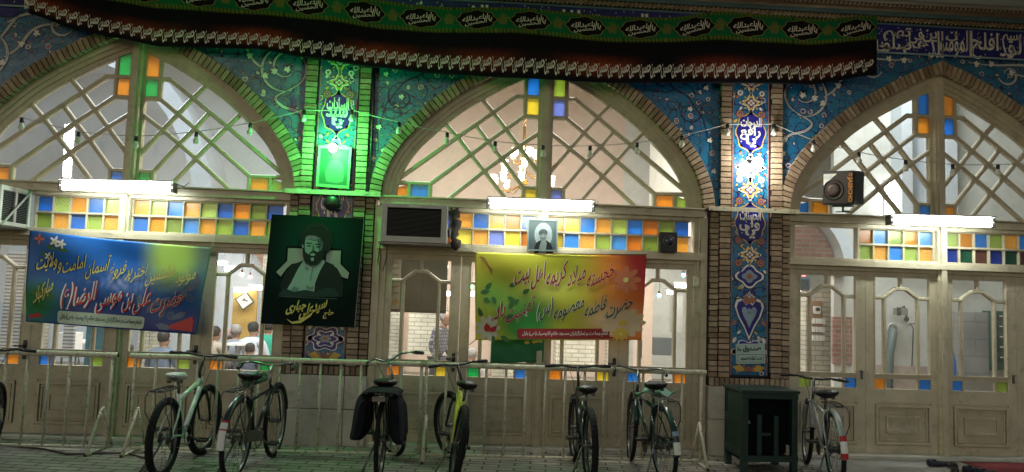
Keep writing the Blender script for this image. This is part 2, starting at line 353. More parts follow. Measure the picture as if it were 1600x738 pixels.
def line_mesh(text, bold, tilt=0.0, slant=0.0, gap=0.22, raw=False):
    # words set right to left, each one's baseline falling to the left when tilt > 0
    V, Fc = [], []; x = 0.0
    for wd in text.split(' '):
        vs, fs = glyphs(wd, bold, raw)
        if not vs: continue
        x0 = min(v[0] for v in vs); x1 = max(v[0] for v in vs); ww = x1-x0; b = len(V)
        ox = x-ww if not raw else x
        for a, c in vs: V.append((ox+(a-x0)+slant*c, c+tilt*((a-x0)-ww*.5)))
        Fc += [tuple(i+b for i in f) for f in fs]
        x = x-ww-gap if not raw else x+ww+gap
    return V, Fc
def put_text(mb, text, quad, y, m, bold=0.012, tilt=0.0, slant=0.0, fn=None, gap=0.22, raw=False, outline=None, ow=0.02):
    # quad: four photo-measured corners TL TR BR BL on the plane Y = y, or a surface function fn(u, v, off)
    lay = ([(outline, bold+ow, 0.0)] if outline else [])+[(m, bold, 0.0012)]
    box = None
    for mm, bd, off in lay:
        V, Fc = line_mesh(text, bd, tilt, slant, gap, raw)
        if box is None or not outline:
            xs = [v[0] for v in V]; ys = [v[1] for v in V]; box = (min(xs), max(xs), min(ys), max(ys))
        b = len(mb.v); x0, x1, y0, y1 = box
        for a, c in V:
            u = (a-x0)/(x1-x0); v = 1-(c-y0)/(y1-y0)
            if fn: mb.v.append(tuple(fn(u, v, off)))
            else:
                tl, tr, br, bl = quad
                px = (tl[0]*(1-u)+tr[0]*u)*(1-v)+(bl[0]*(1-u)+br[0]*u)*v; py = (tl[1]*(1-u)+tr[1]*u)*(1-v)+(bl[1]*(1-u)+br[1]*u)*v
                q = P(px, py, y); mb.v.append((q.x, y-off, q.z))
        for f in Fc: mb.face(tuple(i+b for i in f), mm)
def rect(x0, y0, x1, y1, sl=0.0): return ((x0, y0), (x1, y0+sl), (x1, y1+sl), (x0, y1))
def blob(cx, cy, rx, ry, n=14, lob=0, amp=0.0, rot=0.0):
    r = []
    for i in range(n):
        a = 2*math.pi*i/n; k = 1+amp*math.cos(lob*a); x = rx*k*math.cos(a); y = ry*k*math.sin(a)
        c, s = math.cos(rad(rot)), math.sin(rad(rot)); r.append((cx+c*x-s*y, cy+s*x+c*y))
    return r
def pxpoly(mb, pts, y, m): mb.poly([P(a, b, y) for a, b in pts], m)
# ================================================================== THE BUILDING
SPR = 2.68                                   # springing height of the arches
BAYS = (-3.70, 0.80, 5.35)
PIERS = (-5.94, -1.50, 3.118, 7.60)
PROF = [(0, 1.69), (.23, 1.60), (.46, 1.485), (.69, 1.355), (.905, 1.222), (1.12, 1.063), (1.33, .868), (1.52, .67), (1.655, .475), (1.735, .30), (1.775, .15), (1.79, 0)]
def dense(pr, n=6):
    out = []
    for i in range(len(pr)-1):
        p0 = Vector(pr[max(i-1, 0)]) if i else 2*Vector(pr[0])-Vector(pr[1]); p1, p2 = Vector(pr[i]), Vector(pr[i+1]); p3 = Vector(pr[i+2]) if i+2 < len(pr) else 2*p2-p1
        for k in range(n):
            t = k/n; out.append(0.5*((2*p1)+(-p0+p2)*t+(2*p0-5*p1+4*p2-p3)*t*t+(-p0+3*p1-3*p2+p3)*t**3))
    return out+[Vector(pr[-1])]
DP = dense(PROF)
def offs(d):                                 # the half arch moved outward by d, apex kept on the centre line
    out = []
    for i, p in enumerate(DP):
        t = (DP[min(i+1, len(DP)-1)]-DP[max(i-1, 0)]).normalized(); n = Vector((-t.y, t.x)); n = n if n.x+n.y > 0 else -n
        if i == len(DP)-1: n = Vector((1, 0))
        q = p+n*d
        if i == 0: q = Vector((0, p.y+d*1.18))
        if q.x < 0: q.x = 0
        out.append(q)
    return out
def band(mb, cx, d0, d1, y0, y1, m, z0=0.0):  # solid arch band between two offsets
    A, B = offs(d0), offs(d1); A.append(Vector((A[-1].x, z0))); B.append(Vector((B[-1].x, z0)))
    for sg in (1, -1):
        for i in range(len(A)-1):
            q = [(A[i], y0), (A[i+1], y0), (B[i+1], y0), (B[i], y0), (A[i], y1), (A[i+1], y1), (B[i+1], y1), (B[i], y1)]
            b = len(mb.v); mb.v += [(cx+sg*p.x, y, SPR+p.y) for p, y in q]
            for f in ((0, 1, 2, 3), (0, 4, 5, 1), (3, 2, 6, 7)): mb.face(tuple(b+k for k in (f if sg < 0 else f[::-1])), m, f != (0, 1, 2, 3))
B = thing('mosque_building', 'mosque front with three pointed arches, blue tiles and buff brick piers, lit at night', 'building')
XL, XR, ZF = -7.2, 8.6, 4.578
# spandrel wall around arches: strips from the arch curve up to the frieze
for bi, cx in enumerate(BAYS):
    mb = MB(); A = offs(0.11); xl = PIERS[bi]+0.30; xr = PIERS[bi+1]-0.30
    for sg, xe in ((1, xr), (-1, xl)):
        pts = [(cx+sg*p.x, SPR+p.y) for p in A]
        poly = pts+[(pts[-1][0], SPR)]
        for i in range(len(pts)-1):
            (xa, za), (xb, zb) = pts[i], pts[i+1]
            q = [(xa, 0, za), (xb, 0, zb), (xb, 0, ZF), (xa, 0, ZF)]
            mb.poly(q if sg > 0 else q[::-1], M['tile'])
        q = [(pts[-1][0], 0, SPR-.02), (xe, 0, SPR-.02), (xe, 0, ZF), (pts[-1][0], 0, ZF)]
        mb.poly(q if sg > 0 else q[::-1], M['tile'])
    sp = mb.build('spandrel_tiles', B)
    # scrolls laid in the glaze
    sc_ = MB(); lift = [0.0]
    def ribbon(pts, wd, m, y, cx=cx):
        pts = [Vector(p) for p in pts]; b = len(sc_.v)
        for i, p in enumerate(pts):
            t = (pts[min(i+1, len(pts)-1)]-pts[max(i-1, 0)]).normalized(); n = Vector((-t.y, t.x)); k = wd*(0.35+0.65*math.sin(math.pi*min(1, (i+.6)/len(pts)*1.15)))
            sc_.v += [(p.x+n.x*k/2, y, p.y+n.y*k/2), (p.x-n.x*k/2, y, p.y-n.y*k/2)]
        for i in range(len(pts)-1): sc_.face((b+2*i, b+2*i+1, b+2*i+3, b+2*i+2), m)
    def spiral(c, r0, r1, a0, turns, n=40):
        return [(c[0]+(r0+(r1-r0)*i/n)*math.cos(rad(a0)+2*math.pi*turns*i/n), c[1]+(r0+(r1-r0)*i/n)*math.sin(rad(a0)+2*math.pi*turns*i/n)) for i in range(n+1)]
    def palmette(c, s, rot, core='tile_white', y=-0.006):
        for rr, mm, yy in ((1.22, M['tile_line'], y), (1.0, M[core], y-.0015)):
            for k, (a, ln) in enumerate(((0, 1), (48, .75), (-48, .75), (95, .55), (-95, .55))):
                aa = rad(rot+a); dx, dz = math.cos(aa), math.sin(aa); w_ = .22*s*rr; l_ = ln*s*(rr if rr > 1 else 1)
                pts = [(c[0]-dx*.1*s, c[1]-dz*.1*s), (c[0]+dx*l_*.45-dz*w_, c[1]+dz*l_*.45+dx*w_), (c[0]+dx*l_, c[1]+dz*l_), (c[0]+dx*l_*.45+dz*w_, c[1]+dz*l_*.45-dx*w_)]
                pts = pts[::-1]
                sc_.poly([(a_, yy-.0002*k, b_) for a_, b_ in pts], mm)
    for sg in (1, -1):
        def mx(pts): return [(cx+sg*x, z) for x, z in pts]
        if bi == 1:
            for pth in (spiral((1.42, 4.22), .20, .05, 180, -1.2), spiral((1.62, 3.78), .17, .05, 100, -1.2), [(1.22, 4.5), (1.26, 4.3), (1.42, 4.05), (1.6, 3.95), (1.78, 3.7), (1.86, 3.4), (1.84, 3.15)]):
                ribbon(mx(pth), .016, M['tile_line'], -.004)
            for c in ((1.40, 4.18), (1.62, 3.80), (1.85, 3.45), (1.80, 4.05), (1.9, 3.1)): palmette((cx+sg*c[0], c[1]), .055, 70*sg)
            sc_.poly([(cx+sg*x, -.003, z) for x, z in (blob(1.38, 4.33, .19, .075, 22, 5, .18) if sg < 0 else blob(1.38, 4.33, .19, .075, 22, 5, .18)[::-1])][::-1], M['tile_brown'])
        else:
            paths = [spiral((1.62, 4.06), .24, .09, -70, 1.05), spiral((1.60, 4.04), .25, .25, 110, .5, 16),
                     [(1.70, 3.83), (1.52, 3.72), (1.60, 3.62), (1.80, 3.55), (1.88, 3.35), (1.86, 3.12)],
                     [(1.38, 4.02), (1.25, 4.12), (1.12, 4.32), (.95, 4.40), (.8, 4.36)], spiral((.82, 4.40), .13, .05, 200, .9),
                     [(1.38, 4.4), (1.2, 4.5), (.95, 4.52), (.6, 4.50), (.35, 4.52)], [(1.44, 4.22), (1.33, 4.4), (1.25, 4.5)]]
            for pth in paths:
                f = dense([tuple(p) for p in pth], 4) if len(pth) < 10 else [Vector(p) for p in pth]
                ribbon(mx(f), .042, M['tile_line'], -.004); ribbon(mx(f), .026, M['tile_white'], -.006); ribbon(mx(f), .010, M['tile_grey'], -.0075)
            for c, r_ in (((1.62, 4.02), 60), ((1.50, 4.00), 150), ((1.86, 3.36), -90), ((1.84, 3.5), 100), ((1.2, 4.16), 30), ((1.08, 4.3), 200), ((.84, 4.42), 10), ((.62, 4.5), 120), ((1.38, 3.96), -40), ((.42, 4.5), 20)):
                palmette((cx+sg*c[0], c[1]), .068, r_ if sg > 0 else 180-r_, y=-.008)
            sc_.poly([(cx+sg*x, -.010, z) for x, z in (blob(1.42, 4.53, .17, .07, 24, 6, .12)[::(-1 if sg > 0 else 1)])][::-1], M['tile_navy'])
    sc_.build('tile_scrolls', sp)
    # voussoir bricks, one by one
    rg = MB(); band(rg, cx, 0.0, .118, -.030, .10, M['mortar'])
    A = offs(.0); O = offs(.122); L_ = [0.0]
    for i in range(len(A)-1): L_.append(L_[-1]+((A[i+1]+O[i+1])/2-(A[i]+O[i])/2).length)
    tot = L_[-1]; nb = int(tot/.0585)
    def at(s_, Q):
        for i in range(len(L_)-1):
            if L_[i+1] >= s_: k = (s_-L_[i])/(L_[i+1]-L_[i]); return Q[i].lerp(Q[i+1], k)
        return Q[-1]
    for sg in (1, -1):
        for k in range(nb):
            s0, s1 = tot*k/nb+.006, tot*(k+1)/nb-.006; j = random.uniform(-.004, .004)
            q = [at(s0, A), at(s1, A), at(s1, O), at(s0, O)]; q = [v_.copy() for v_ in q]
            y0 = -.052+j; b = len(rg.v)
            for y_ in (y0, .05): rg.v += [(cx+sg*p.x, y_, SPR+p.y-(.006 if ii < 2 else 0)) for ii, p in enumerate(q)]
            m_ = M[random.choice(('brick_a', 'brick_b', 'brick_b', 'brick_c'))]
            for f in ((0, 1, 2, 3), (0, 4, 5, 1), (3, 2, 6, 7), (1, 5, 6, 2), (0, 3, 7, 4)): rg.face(tuple(b+i for i in (f if sg < 0 else f[::-1])), m_)
    rg.build('brick_arch', B)
# piers: brick strips, glazed panel, stone base
def strip(mb, x0, x1, z0, z1, yf, soldier=False):
    mb.box(x0+.003, x1-.003, yf+.014, .12, z0, z1, M['mortar'])
    n = round((z1-z0)/.0612)
    for k in range(n):
        a, b_ = z0+(z1-z0)*k/n+.006, z0+(z1-z0)*(k+1)/n-.006; j = random.uniform(-.004, .004)
        mb.box(x0+random.uniform(0, .004), x1-random.uniform(0, .004), yf+j, yf+.05, a, b_, M[random.choice(('brick_a', 'brick_b', 'brick_a', 'brick_c'))])
ZC = lambda px, py: P(px, py, -.02).z
WORDS = {1: (('یا', 'سید', 'السادات'), ('یا', 'مجیب', 'الدعوات')), 2: (('یا', 'رافع', 'الدرجات'), ('یا', 'ولی', 'الحسنات'))}
for pi_, px_ in enumerate(PIERS):
    st = MB()
    for sg in (-1, 1):
        a, b_ = (px_+sg*.232, px_+sg*.352); strip(st, min(a, b_), max(a, b_), .83, ZF, -.062)
        a, b_ = (px_+sg*.362, px_+sg*.452); strip(st, min(a, b_), max(a, b_), .83, SPR-.03, -.050)
    st.box(px_-.452, px_+.452, -.03, .12, .735, .83, M['mortar'])
    for k in range(16):
        a = px_-.452+.904*k/16; st.box(a+.005, a+.904/16-.006, -.058+random.uniform(-.003, .003), 0, .742, .826, M[random.choice(('brick_a', 'brick_b', 'brick_c'))])
    st.build('brick_strip', B)
    bs = MB()
    bs.box(px_-.46, px_+.23, -.085, .12, 0, .38, M['stone']); bs.box(px_-.46, px_+.23, -.085, .12, .386, .732, M['stone'])
    bs.box(px_+.236, px_+.46, -.082, .12, 0, .38, M['stone']); bs.box(px_+.236, px_+.46, -.083, .12, .386, .732, M['stone'])
    bs.build('stone_base', B, bevel=.004)
    tp = MB()
    tp.box(px_-.225, px_+.225, -.012, .10, .84, ZF, M['tile_line']); tp.box(px_-.212, px_+.212, -.020, 0, .862, ZF, M['tile'])
    for sg in (-1, 1): tp.box(px_+sg*.203-.004, px_+sg*.203+.004, -.022, -.018, .862, ZF, M['tile_brown'])
    Y0 = -.0205; lv = [0]
    def pl(pts, m, k=1):
        if sum(pts[i][0]*pts[(i+1) % len(pts)][1]-pts[(i+1) % len(pts)][0]*pts[i][1] for i in range(len(pts))) < 0: pts = pts[::-1]
        tp.poly([(px_+a, Y0-.0009*k, z) for a, z in pts], M[m])
    def rosette(x, z, r, c1='tile_white', c2='tile_brown', n=8):
        pl(blob(x, z, r*1.18, r*1.18, 4*n, n, .16), 'tile_line', 1); pl(blob(x, z, r, r, 4*n, n, .18), c1, 2); pl(blob(x, z, r*.45, r*.45, 10), 'tile_navy', 3); pl(blob(x, z, r*.2, r*.2, 8), c2, 4)
    def leafy(z, s, c='tile_yellow', up=1):
        for f, m_, q_ in ((1.10, 'tile_line', 1), (1, 'tile_white', 2), (.80, c, 3), (.55, 'tile_navy', 4), (.36, 'tile_white', 5), (.18, 'tile_brown', 6)):
            pl([(x*(1.0 if abs(x) < .5*s else 1.0), z+(q-z)*1.0) for x, q in blob(0, z, s*.92*f, s*.80*f, 40, 4, .28)], m_, q_)
        for sg in (-1, 1):
            for k_, m_, q_ in ((1.25, 'tile_line', 1), (1, 'tile_white', 2)): pl(blob(0, z+sg*s*1.0, s*.16*k_, s*.26*k_, 12), m_, q_); pl(blob(sg*s*1.12, z, s*.22*k_, s*.13*k_, 12), m_, q_)
            for tg in (-1, 1): pl(blob(sg*s*.66, z+tg*s*.60, s*.20, s*.09, 10, rot=45*sg*tg), 'tile_yellow', 2)
    zz = lambda py: P(1170, py, -.02).z
    for c_ in (207, 349):
        z = zz(c_)
        pl(blob(0, z, .172, .225, 48, 8, .05), 'tile_yellow', 1); pl(blob(0, z, .160, .212, 48, 8, .05), 'tile_navy', 2)
        for sg in (-1, 1): pl([(-.03, z+sg*.2), (.03, z+sg*.2), (0, z+sg*.262)], 'tile_navy', 2)
        ws = WORDS.get(pi_, WORDS[1])[0 if c_ == 207 else 1]
        for kw, (wd, (u0, v0, u1, v1)) in enumerate(zip(ws, ((-.06, -.17, .06, -.02), (-.125, -.09, .11, .07), (-.12, .03, .12, .17)))):
            put_text(tp, wd, None, 0, M['tile_white'], .028, 0, 0, fn=lambda u, v, o, u0=u0, v0=v0, u1=u1, v1=v1, z=z, kw=kw: (px_+u0+(u1-u0)*u, Y0-.0055-.0012*kw-o, z+v1+(v0-v1)*v))
        for k in range(7): pl(blob(random.uniform(-.11, .11), z+random.uniform(-.15, .15), .007, .007, 6), 'tile_white', 5)
    for py, s in ((130, .10), (161, .10), (297, .105), (398, .10)): leafy(zz(py), s)
    leafy(zz(262), .135, 'tile_grey')
    for py, r in ((146, .032), (179, .042), (281, .036), (315, .040), (376, .040), (411, .042)):
        for sg in (-1, 1): rosette(sg*.125, zz(py), r, 'tile_white' if py in (281, 146) else 'tile_brown', 'tile_yellow')
    for py in (152, 170, 190, 228, 240, 272, 290, 306, 322, 384, 404, 424, 450, 470, 520):
        for sg in (-1, 1):
            x = sg*random.uniform(.07, .18); r = random.uniform(.010, .018)
            pl(blob(x, zz(py)+random.uniform(-.03, .03), r*1.3, r*1.3, 8), 'tile_line', 1); pl(blob(x, zz(py), r, r*1.6, 8, rot=40*sg), random.choice(('tile_yellow', 'tile_white', 'tile_navy', 'tile_brown')), 2)
    z = zz(432)
    for k_, m_ in enumerate(('tile_line', 'tile_white', 'tile_navy', 'tile_grey', 'tile_brown')):
        f = (1, .93, .78, .5, .22)[k_]; pl([(x*f, z+(q-z)*f) for x, q in blob(0, z, .155, .125, 32, 4, .16)], m_, 1+k_)
    z = zz(464); pl([(-.07, z+.07), (.07, z+.07), (.07, z-.02), (0, z-.09), (-.07, z-.02)], 'tile_navy', 1); leafy(z, .05, 'tile_grey')
    z = zz(493)
    vase = [(0, -.28), (.06, -.14), (.13, -.02), (.17, .10), (.15, .17), (.09, .19), (.04, .13), (0, .17), (-.04, .13), (-.09, .19), (-.15, .17), (-.17, .10), (-.13, -.02), (-.06, -.14)]
    for k_, (f, m_) in enumerate(((1.04, 'tile_line'), (.98, 'tile_white'), (.84, 'tile_navy'), (.5, 'tile_grey'))): pl([(x*f, z+q*f) for x, q in vase], m_, 1+k_)
    rosette(0, z+.03, .045, 'tile_yellow', 'tile_brown'); pl(blob(0, z+.17, .07, .045, 18, 3, .2), 'tile_brown', 4)
    z = zz(550)
    for k_, (f, m_) in enumerate(((1.08, 'tile_white'), (1, 'tile_navy'), (.72, 'tile_white'), (.64, 'tile_navy'), (.34, 'tile_grey'), (.16, 'tile_brown'))): pl(blob(0, z, .165*f, .115*f, 48, 6, .16), m_, 1+k_)
    for sg in (-1, 1):
        for tg in (-1, 1): pl(blob(sg*.07, z+tg*.045, .028, .012, 10, rot=35*sg*tg), 'tile_white', 8)
    z = zz(577)
    for sg in (-1, 1):
        pl([(sg*.03, z-.02), (sg*.10, z+.05), (sg*.18, z+.02), (sg*.12, z-.03)], 'tile_yellow', 2); pl([(sg*.02, z-.01), (sg*.08, z+.08), (sg*.05, z-.02)], 'tile_brown', 3)
        for q in (532, 550, 505): pl(blob(sg*.165, zz(q), .02, .035, 10, rot=30*sg), 'tile_white' if q == 532 else 'tile_brown', 2)
    rosette(0, z, .03, 'tile_brown', 'tile_yellow')
    tp.build('tile_panel', B)
# small upright pipe beside the middle-left pier
mb = MB(); mb.tube([(-1.115, -.03, SPR), (-1.125, -.03, 4.5)], .012, M['steel']); mb.build('conduit_pipe', B)
# structural wall behind everything (pier cores and the mass over the arches)
mb = MB()
for px_ in PIERS: mb.box(px_-.44, px_+.44, .121, .42, 0, SPR, M['wall'])
mb.box(XL, PIERS[0]-.44, .02, .42, 0, 6, M['wall']); mb.box(PIERS[3]+.44, XR, .02, .42, 0, 6, M['wall'])
for cx in BAYS:
    A = offs(.02)
    for sg in (1, -1):
        for i in range(len(A)-1):
            a, b_ = A[i], A[i+1]; x0, x1 = cx+sg*a.x, cx+sg*b_.x
            mb.poly([(x0, .42, SPR+a.y), (x1, .42, SPR+b_.y), (x1, .42, 6), (x0, .42, 6)], M['wall'])
            mb.poly([(x0, .1, SPR+a.y), (x0, .42, SPR+a.y), (x1, .42, SPR+b_.y), (x1, .1, SPR+b_.y)], M['paint'])
        xe = cx+sg*2.36; mb.poly([(cx+sg*1.81, .42, SPR), (xe, .42, SPR), (xe, .42, 6), (cx+sg*1.81, .42, 6)], M['wall'])
mb.box(XL, XR, .03, .41, 4.62, 6.0, M['wall'])
mb.build('wall', B)
# inscription frieze, rope moulding, cornice
mb = MB(); mb.box(XL, XR, -.035, .03, ZF, 4.92, M['tile_navy']); mb.box(XL, XR, -.038, -.03, ZF-.012, ZF+.008, M['tile_grey']); mb.box(XL, XR, -.038, -.03, 4.905, 4.925, M['lightblue'])
QY = -.0365
FR = [  # word, px left, py top, px right, py bottom (photo measured)
 ('خا', 1369, 62, 1388, 80), ('صلو', 1380, 56, 1424, 83), ('هم', 1410, 62, 1452, 84), ('الذ', 1450, 48, 1474, 90), ('تهم', 1380, 42, 1424, 64), ('فی', 1420, 44, 1442, 68), ('ین', 1441, 46, 1464, 66),
 ('المؤمنو', 1468, 46, 1516, 90), ('ن', 1478, 50, 1496, 64), ('ا', 1514, 48, 1520, 88), ('افلح', 1518, 50, 1560, 92), ('قد', 1562, 62, 1584, 88), ('بسم', 1566, 52, 1596, 72), ('الر', 1574, 56, 1604, 94)]
for t_, a, b_, c, d in FR:
    put_text(mb, t_, rect(a, b_, c, d, (c-a)*.05), QY, M['tile_white'], .016)
# running lines of the same inscription elsewhere on the frieze
x = -6.9
seq = ['بسم', 'الله', 'الرحمن', 'الرحیم', 'قد', 'افلح', 'المؤمنون', 'الذین', 'هم', 'فی', 'صلوتهم', 'خاشعون']
i = 0
while x < 3.4:
    t_ = seq[-1-(i % len(seq))]; wd = .07*len(t_)+.1
    put_text(mb, t_, None, 0, M['tile_white'], .028, fn=lambda u, v, o, x=x, wd=wd, i=i: (x+wd*u, QY-o, 4.875-(.04 if i % 2 else 0)-.24*v)); x += wd*.96+.02; i += 1
for k in range(700): 
    xx = random.uniform(-6.9, 8); zz_ = random.uniform(ZF+.03, 4.89); mb.poly([(xx+a*.7, QY, zz_+b_) for a, b_ in ((-.008, -.004), (.004, -.008), (.009, .005), (-.002, .009))], M['tile_white'])
mb.build('inscription_frieze', B)
mb = MB(); mb.box(XL, XR, -.05, .03, 4.925, 4.995, M['mortar'])
x = XL
while x < XR:
    mb.obox(T(x, -.055, 4.96) @ RY(62), .018, .04, .092, M[random.choice(('brick_a', 'brick_b'))]); x += .052
mb.build('rope_moulding', B)
mb = MB(); mb.box(XL, XR, -.075, .03, 4.995, 5.045, M['lightblue']); mb.box(XL, XR, -.14, .03, 5.045, 5.075, M['brick_c'])
x = XL
while x < XR: mb.box(x, x+.034, -.17, -.10, 5.078, 5.104, M['brick_b']); x += .052
mb.box(XL, XR, -.165, .03, 5.079, 5.102, M['mortar']); mb.box(XL, XR, -.19, .03, 5.106, 5.135, M['plaster'])
mb.build('cornice', B)
mb = MB(); mb.box(XL, XR, -3.6, .03, 5.14, 5.30, M['plaster']); mb.build('roof_soffit', B)
# ------------------------------------------------------------------ arched windows
GY = .105
LAT = [([(0.03, 1.206), (0.334, 1.207), (0.968, 0.721), (1.66, 0.175)]), ([(0.232, 1.46), (0.236, 0.985)]), ([(0.03, 0.98), (0.242, 0.983), (0.653, 0.663), (0.831, 0.518), (1.262, 0.168), (1.69, 0.172)]),
       ([(1.26, 0.168), (1.26, -.03)]), ([(1.49, 0.168), (1.49, -.03)]), ([(0.03, 0.83), (0.295, 0.637), (0.484, 0.491), (0.661, 0.347), (1.10, -0.03)]),
       ([(0.80, 1.24), (0.6, 1.022), (0.442, 0.828), (0.295, 0.646), (0.03, 0.31)]), ([(1.20, 0.945), (0.968, 0.699), (0.826, 0.529), (0.672, 0.347), (0.37, -0.02)]), ([(0.779, 0.858), (0.642, 0.683), (0.473, 0.491), (0.225, 0.176), (0.225, -.03)]), ([(0.03, 0.172), (0.235, 0.176)])]
GO = ('g_orange', 'g_blue', 'g_green', 'g_yellow', 'g_violet', 'g_emerald')
ARC = {  # colours: (upper side panes, lower side panes, foot by mullion, corner inner, corner outer) for left and right halves
 0: (('g_emerald', 'g_orange', 'g_blue', 'g_orange', 'g_emerald'), ('g_orange', 'g_emerald', 'g_emerald', 'g_orange', 'g_green')),
 1: (('g_blue', 'g_yellow', 'g_yellow', 'g_blue', 'g_orange'), ('g_green', 'g_violet', 'g_violet', 'g_orange', 'g_green')),
 2: (('g_blue', 'g_orange', 'g_blue', 'g_orange', 'g_blue'), ('g_orange', 'g_blue', 'g_orange', 'g_blue', 'g_orange'))}
for bi, cx in enumerate(BAYS):
    fr = MB()
    band(fr, cx, -.065, -.002, .030, .15, M['paint'], 0); band(fr, cx, -.115, -.060, .052, .15, M['paint'], 0); band(fr, cx, -.165, -.110, .070, .15, M['paint'], 0)
    # mullion
    fr.box(cx-.055, cx+.055, .012, .15, SPR-.02, SPR+1.60, M['paint']); fr.box(cx-.028, cx+.028, -.012, .03, SPR-.02, SPR+1.64, M['paint'])
    fr.box(cx-.085, cx+.085, .075, .15, SPR, SPR+1.52, M['paint'])
    q = 0
    for sg in (-1, 1):
        for pth in LAT:
            for a, b_ in zip(pth[:-1], pth[1:]):
                A_, B_ = Vector(a), Vector(b_); d = (B_-A_).normalized()*.012; q += 1
                fr.bar((cx+sg*(A_.x-d.x), SPR+A_.y-d.y), (cx+sg*(B_.x+d.x), SPR+B_.y+d.y), .048, .076+.00021*q, .135, M['paint'])
    wn = fr.build('arched_window', B)
    gl = MB(); I = offs(-.14)
    for sg in (1, -1):
        for i in range(len(I)-1):
            a, b_ = I[i], I[i+1]
            gl.poly([(cx+sg*a.x, GY, SPR-.02), (cx+sg*b_.x, GY, SPR-.02), (cx+sg*b_.x, GY, SPR+b_.y), (cx+sg*a.x, GY, SPR+a.y)][::sg], M['clear'])
    gl.build('clear_glass', wn)
    cg = MB()
    for sg, cols in zip((-1, 1), ARC[bi]):
        def cp(x0, x1, z0, z1, m, z2=None):
            a, b_ = cx+sg*x0, cx+sg*x1
            pts = [(min(a, b_), SPR+z0), (max(a, b_), SPR+z0), (max(a, b_), SPR+z1), (min(a, b_), SPR+z1)]
            if z2 is not None: pts = [(p[0], SPR+z2) if abs(p[0]-b_) < 1e-6 and p[1] > SPR+z0+.01 else p for p in pts]
            cg.prism(pts, GY-.012, GY-.004, M[m])
        cp(.085, .214, 1.23, 1.50, cols[0], 1.42); cp(.085, .214, 1.005, 1.185, cols[1]); cp(.085, .205, -.01, .155, cols[2]); cp(1.284, 1.468, -.01, .148, cols[3]); cp(1.512, 1.66, -.01, .148, cols[4], .10)
    cg.build('coloured_glass', wn)
# ------------------------------------------------------------------ transom beam, transom windows, doors
TC = {0: ('BGOBG|OGBOGBOGB', 'GOBGO|BOGBOGBOG'), 1: ('YOBVOBYOV|OYBOGBOGB', 'OBYOYOVYO|YBOGBOGGO'), 2: ('OBGOB|GOBGOBGOB', 'GOBGO|NTUNTUNTU')}
CM = dict(B='g_blue', G='g_green', O='g_orange', Y='g_yellow', V='g_violet', N='g_navy', T='g_bottle', U='g_umber')
for bi, cx in enumerate(BAYS):
    hb = MB(); hb.box(cx-1.80, cx+1.80, -.035, .16, 2.585, 2.665, M['paint']); hb.box(cx-1.80, cx+1.80, -.065, .16, 2.665, 2.684, M['paint'])
    hb.box(cx-1.80, cx+1.80, .01, .16, 2.545, 2.585, M['paint']); hb.box(cx-1.80, cx+1.80, -.045, .16, 2.10, 2.165, M['paint']); hb.box(cx-1.80, cx+1.80, -.015, .16, 2.165, 2.19, M['paint']); hb.box(cx-1.80, cx+1.80, .01, .16, 2.055, 2.10, M['paint'])
    for sg in (-1, 1):   # side posts
        a, b_ = cx+sg*1.70, cx+sg*1.80; hb.box(min(a, b_), max(a, b_), .015, .16, 0, 2.545, M['paint']); a, b_ = cx+sg*1.765, cx+sg*1.84; hb.box(min(a, b_), max(a, b_), -.02, .16, 0, 2.58, M['paint'])
    hb.box(cx-.055, cx+.055, -.01, .16, 0, 2.545, M['paint']); hb.box(cx-.03, cx+.03, -.04, 0, 0, 2.58, M['paint'])
    hb.box(cx-1.8, cx+1.8, -.10, .25, 0, .035, M['stone'])
    hb.build('door_surround', B, bevel=.003)
    tw = MB(); cgl = MB(); ck = MB()
    half = {-1: TC[bi][0].split('|')[0], 1: TC[bi][0].split('|')[1]}; half2 = {-1: TC[bi][1].split('|')[0], 1: TC[bi][1].split('|')[1]}
    for sg in (-1, 1):
        n = len(half[sg]); 
        for k in range(n):
            xc = cx+sg*(.152+.1775*((n-1-k) if sg < 0 else k))
            for r, (z0, z1) in enumerate(((2.378, 2.532), (2.192, 2.348))):
                c = (half if r == 0 else half2)[sg][k]
                cgl.prism([(xc-.080, z0), (xc+.080, z0), (xc+.080, z1), (xc-.080, z1)], .085, .093, random.choice(PV[CM[c]]) if CM[c] in PV else M[CM[c]])
            xb = xc+.08875 if sg < 0 else xc-.08875
            tw.bar((xb, 2.17), (xb, 2.56), .020, .048+.0005*(k % 3), .13, M['paint'], .008)
        xo = cx+sg*(.152+.1775*(n-.5)); xs = sorted((cx+sg*.06, xo)); tw.bar((xs[0], 2.363), (xs[1], 2.363), .026, .044, .13, M['paint'], .008)
        tw.bar((xs[0], 2.545), (xs[1], 2.545), .03, .046, .13, M['paint'], .008); tw.bar((xs[0], 2.18), (xs[1], 2.18), .03, .046, .13, M['paint'], .008)
        if n < 9:
            xe = cx+sg*1.70; xs = sorted((xo, xe)); tw.box(*sorted((xo-.012, xo+.012)), .04, .14, 2.17, 2.56, M['paint']); ck.poly([(xs[0], .10, 2.19), (xs[1], .10, 2.19), (xs[1], .10, 2.55), (xs[0], .10, 2.55)], M['clear'])
    t_ = tw.build('transom_window', B); cgl.build('coloured_glass', t_)
    if ck.v: ck.build('clear_glass', t_)
